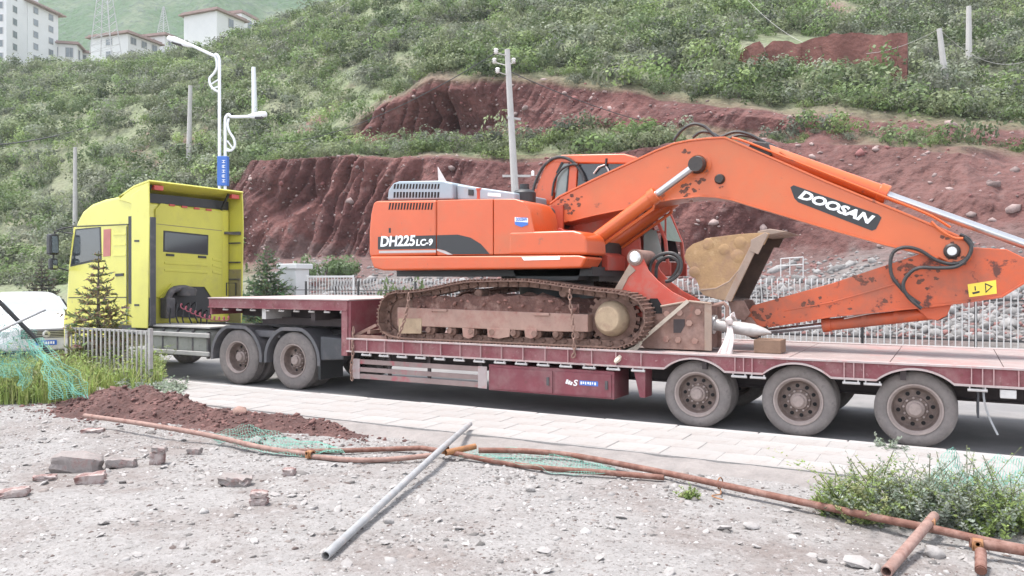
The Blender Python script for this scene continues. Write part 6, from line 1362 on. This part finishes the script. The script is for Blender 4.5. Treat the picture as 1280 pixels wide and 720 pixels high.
def coupler(px, py, h, label, r=.045):
    p = on_z(px, py, .12 + h); c = thing('pipe_coupler', p, label, 'coupler')
    MB().lathe([(r * .8, -.035), (r, -.03), (r, .03), (r * .8, .035)], p, 'x', 14).build('collar', 'clamp', c); MB().cyl(p + Vector((0, -.06, .02)), p + Vector((0, .06, .02)), .014, n=6).build('bolt', 'rust_pipe', c); MB().box(p.x - .02, p.x + .02, p.y - .06, p.y - .04, p.z - .03, p.z + .04).build('jaw', 'clamp', c, smooth=0)
coupler(556, 562, .07, 'rusty clamp where the galvanised pole crosses the rusty pipes'); coupler(1163, 655, .07, 'rusty clamp at the crossing of the short pipe and long pipe'); coupler(1222, 681, .06, 'rusty clamp nearest the right edge of the photo'); coupler(388, 568, .02, 'rusty clamp joining the left pipes')
p = on_z(900, 604, .14); MB().tube([p + Vector((.012 * math.cos(t), .05 * math.cos(t), .05 * math.sin(t))) for t in np.linspace(0, 6.28, 16)], .006, 5, cap=False).tube(smooth_path([p + Vector((0, 0, -.05)), p + Vector((.05, -.18, -.05)), p + Vector((.0, -.28, -.05)), p + Vector((.12, -.36, -.05))], 5), .006, 5).build('wire_hoop', 'clamp', label='bent wire hoop around the long rusty pipe', cat='wire')
# leaning poles at the far left
a = on_d(-6, 372, 12.6); b_ = on_d(62, 441, 12.9); MB().tube([a, b_], .035, 8).build('dark_pole', 'black', label='dark broken pole slanting down at the left edge', cat='pole')
a = on_d(-8, 417, 12.3); b_ = on_d(57, 387, 12.7); MB().tube([a, b_], .02, 8).build('grey_pole', 'galv', label='thin grey pole slanting up across the white car', cat='pole')
# ---- netting
def net(name, gridfn, nu, nv, label, r=.0017):
    m = MB()
    G = [[Vector(gridfn(i / nu, j / nv)) for j in range(nv + 1)] for i in range(nu + 1)]
    for i in range(nu + 1): m.tube(G[i], r, 3, cap=False)
    for j in range(nv + 1): m.tube([G[i][j] for i in range(nu + 1)], r, 3, cap=False)
    return m.build(name, 'net', smooth=0, label=label, cat='netting')
def net_ground(pts_a, pts_b, amp, seed):
    A = [on_z(*q, .1) for q in pts_a]; B = [on_z(*q, .1) for q in pts_b]
    def f(u, v):
        k = u * (len(A) - 1); i = min(int(k), len(A) - 2); t = k - i; a = A[i].lerp(A[i + 1], t); b = B[i].lerp(B[i + 1], t); p = a.lerp(b, v)
        n1_ = float(fbm(p.x * 5, p.y * 5, seed, seed, 3)); n2_ = float(fbm(p.x * 6, p.y * 6, seed + 9, seed, 3)); return (p.x + .05 * n1_, p.y + .05 * n2_, gz(p.x, p.y) + .02 + amp * (.5 + n1_))
    return f
net('green_net', net_ground([(262, 545), (310, 536), (360, 548), (420, 560)], [(275, 556), (320, 566), (370, 574), (430, 572)], .07, 3), 40, 15, 'crumpled green netting on the ground below the soil heap')
net('green_net', net_ground([(560, 566), (640, 564), (720, 574), (770, 584)], [(570, 574), (640, 584), (720, 594), (770, 594)], .05, 5), 44, 11, 'torn green netting tangled under the pipes at the crossing')
net('green_net', net_ground([(1165, 610), (1210, 600), (1260, 605), (1310, 612)], [(1160, 640), (1210, 650), (1260, 655), (1310, 665)], .32, 8), 44, 26, 'green netting caught in the bush at the right edge')
def lf(u, v):
    p = on_d(-20 + 62 * u, 418 + 66 * v - 14 * math.sin(u * 3.1), 12.4 + .5 * math.sin(v * 3 + u)); n_ = float(fbm(u * 6, v * 6, 2, 19, 3)); return (p.x + .14 * n_, p.y + .14 * float(fbm(u * 6, v * 6, 7, 20, 3)), p.z + .1 * n_)
net('green_net', lf, 36, 36, 'green netting bundled up over the grass at the left edge', .0024)
def lf2(u, v):
    a = on_d(38 + 30 * u * (.3 + v), 424, 12.5); b = on_d(66 + 46 * u, 498, 12.0); p = a.lerp(b, v); n_ = float(fbm(u * 6, v * 5, 4, 23, 3)); return (p.x + .10 * n_, p.y + .1 * n_, p.z + .05 * n_)
net('green_net', lf2, 15, 30, 'green netting strip hanging from the dark pole to the ground', .0032)
# ---- herbs and grass
def herb_mesh(name, P, H, seed, cols, leafs=14, leaf=.035, spread=.25, thin=.004, stemcol=(.12, .13, .06)):
    """upright stems with many small leaves"""
    r = np.random.default_rng(seed); V = []; F = []; C = []; o = 0
    for k in range(len(P)):
        h = H[k] * r.uniform(.7, 1.2); lean = r.normal(0, spread, 2); p0 = P[k]; n = 4
        pts = [p0 + np.array([lean[0] * h * t * t, lean[1] * h * t * t, h * t]) for t in np.linspace(0, 1, n)]
        s = np.array([math.cos(k), math.sin(k), 0]) * thin
        for i in range(n - 1):
            V += [pts[i] - s, pts[i] + s, pts[i + 1] + s * .7, pts[i + 1] - s * .7]; F.append((o, o + 1, o + 2, o + 3)); C.append(stemcol); o += 4
        col = np.array(cols[r.integers(0, len(cols))]) * r.uniform(.75, 1.25)
        for q in range(leafs):
            t = r.uniform(.12, 1); p = p0 + np.array([lean[0] * h * t * t, lean[1] * h * t * t, h * t]); a = r.uniform(0, 6.28); d = np.array([math.cos(a), math.sin(a), r.uniform(-.1, .9)]); d /= np.linalg.norm(d)
            l = leaf * r.uniform(.6, 1.6) * (1.25 - .5 * t); sd = np.cross(d, [r.normal(), r.normal(), 1]); sd = sd / np.linalg.norm(sd) * l * .22
            V += [p, p + d * l * .5 + sd, p + d * l, p + d * l * .5 - sd]; F.append((o, o + 1, o + 2, o + 3)); C.append(col * r.uniform(.8, 1.2)); o += 4
    return np_mesh(name, np.array(V), np.array(F), 'leaf', np.array(C))
def patch(pxr, pyr, n, seed):
    r = np.random.default_rng(seed); out = []
    for k in range(n): p = on_z(r.uniform(*pxr), r.uniform(*pyr), .1); out.append((p.x, p.y, gz(p.x, p.y) - .02))
    return np.array(out)
GREEN = [(.24, .32, .10), (.30, .38, .13), (.21, .28, .10), (.33, .35, .16)]; SILV = [(.27, .32, .24), (.31, .35, .285), (.23, .29, .20), (.28, .30, .255)]
P = np.concatenate([patch((-60, 110), (478, 503), 500, 1), patch((100, 205), (468, 488), 240, 2)]); 
tag(link('wild_grass', herb_mesh('wild_grass', P, np.where(P[:, 0] < -9.5, .50, .46) * (.6 + .8 * RNG.random(len(P))), 3, GREEN, 15, .07, .3)), 'bright green wild grass and weeds at the left by the tree guard', 'grass', kind='stuff')
def blades(name, P, H, seed, cols, nb=9, w=.007):
    r = np.random.default_rng(seed); n = len(P) * nb; B = np.repeat(P, nb, 0) + r.normal(0, .03, (n, 3)) * [1, 1, 0]; h = np.repeat(H, nb) * r.uniform(.5, 1.2, n); a = r.uniform(0, 6.28, n); ln = np.abs(r.normal(.25, .2, n))
    d = np.stack([np.cos(a) * ln, np.sin(a) * ln, np.ones(n)], 1); sd = np.stack([-np.sin(a), np.cos(a), np.zeros(n)], 1) * w
    p1 = B + d * [.4, .4, 1] * (h * .6)[:, None]; p2 = B + d * np.stack([h, h, h * .93], 1)
    V = np.stack([B - sd, B + sd, p1 + sd * .8, p1 - sd * .8, p1 - sd * .8, p1 + sd * .8, p2 + sd * .1, p2 - sd * .1], 1).reshape(-1, 3); c = np.array(cols)[r.integers(0, len(cols), n)] * r.uniform(.75, 1.25, (n, 1))
    return np_mesh(name, V, np.arange(n * 8).reshape(-1, 4), 'leaf', np.repeat(c, 2, 0))
P2 = np.concatenate([patch((-60, 118), (474, 504), 620, 21), patch((86, 200), (464, 490), 520, 22)])
tag(link('tall_grass', blades('tall_grass', P2, np.where(P2[:, 0] > -10.6, .42, .55) * (.6 + .6 * RNG.random(len(P2))), 23, [(.33, .40, .12), (.26, .35, .09), (.40, .42, .17)])), 'tall yellow green grass blades in front of the tree guard', 'grass', kind='stuff')
P = patch((150, 232), (484, 498), 60, 4); tag(link('silver_weed', herb_mesh('silver_weed', P, np.full(60, .22), 5, SILV, 26, .06, .6)), 'silver leaved weed sprawling at the pavement edge behind the soil', 'weed')
def bushel(name, c, rx, ry, h, n, seed, cols, label, leaf=.055, cat='bush'):
    r = np.random.default_rng(seed); a = r.uniform(0, 6.28, n); q = np.sqrt(r.random(n)); P = np.stack([c.x + np.cos(a) * q * rx, c.y + np.sin(a) * q * ry, np.zeros(n)], 1); P[:, 2] = [gz(x, y) - .02 for x, y, _ in P]
    H = h * (1.05 - .6 * q ** 2); return tag(link(name, herb_mesh(name, P, H * RNG.uniform(.7, 1.35, n), seed, cols, 40, leaf * .55, .55)), label, cat)
bushel('weed_bush', on_z(1090, 640, .1), .42, .34, .40, 210, 11, GREEN + SILV[:2], 'green feathery weed bush, left part of the clump beside the long pipe')
bushel('weed_bush', on_z(1165, 648, .1), .34, .30, .44, 190, 12, SILV, 'silvery wormwood bush, middle of the clump behind the short pipe')
bushel('weed_bush', on_z(1235, 655, .1), .38, .32, .42, 200, 13, GREEN[:2] + SILV[:2], 'grey green weed bush in netting, right part of the clump')
bushel('weed_bush', on_z(1050, 632, .1), .22, .16, .20, 90, 14, GREEN, 'low green weeds at the left end of the roadside clump', .045)
bushel('small_weed', on_z(862, 618, .1), .08, .06, .09, 30, 15, GREEN, 'small green weed under the long rusty pipe', .04, 'weed')
p = on_z(1110, 556, .15); bushel('small_weed', Vector((p.x, -.86, 0)), .16, .04, .22, 22, 16, SILV, 'pale weed growing at the kerb by the rear trailer wheel', .06, 'weed')
for k, (px, py) in enumerate(((870, 640), (1000, 668), (640, 585), (700, 592), (470, 540))):
    pass
# ================================================================== haze over the valley
hz = MB().box(-1200, 680, -330, 960, -1.2, 440).build('haze', M('haze', (1, 1, 1)), smooth=0, kind='stuff')
hm = MATS['haze']; hn = hm.node_tree; hn.nodes.clear(); ho = hn.nodes.new('ShaderNodeOutputMaterial'); hv = hn.nodes.new('ShaderNodeVolumePrincipled')
hv.inputs['Color'].default_value = (.86, .93, 1, 1); hv.inputs['Density'].default_value = .00024; hv.inputs['Anisotropy'].default_value = .2
hn.links.new(hv.outputs[0], ho.inputs['Volume'])
scene.cycles.volume_bounces = 1
scene.cycles.samples = 128
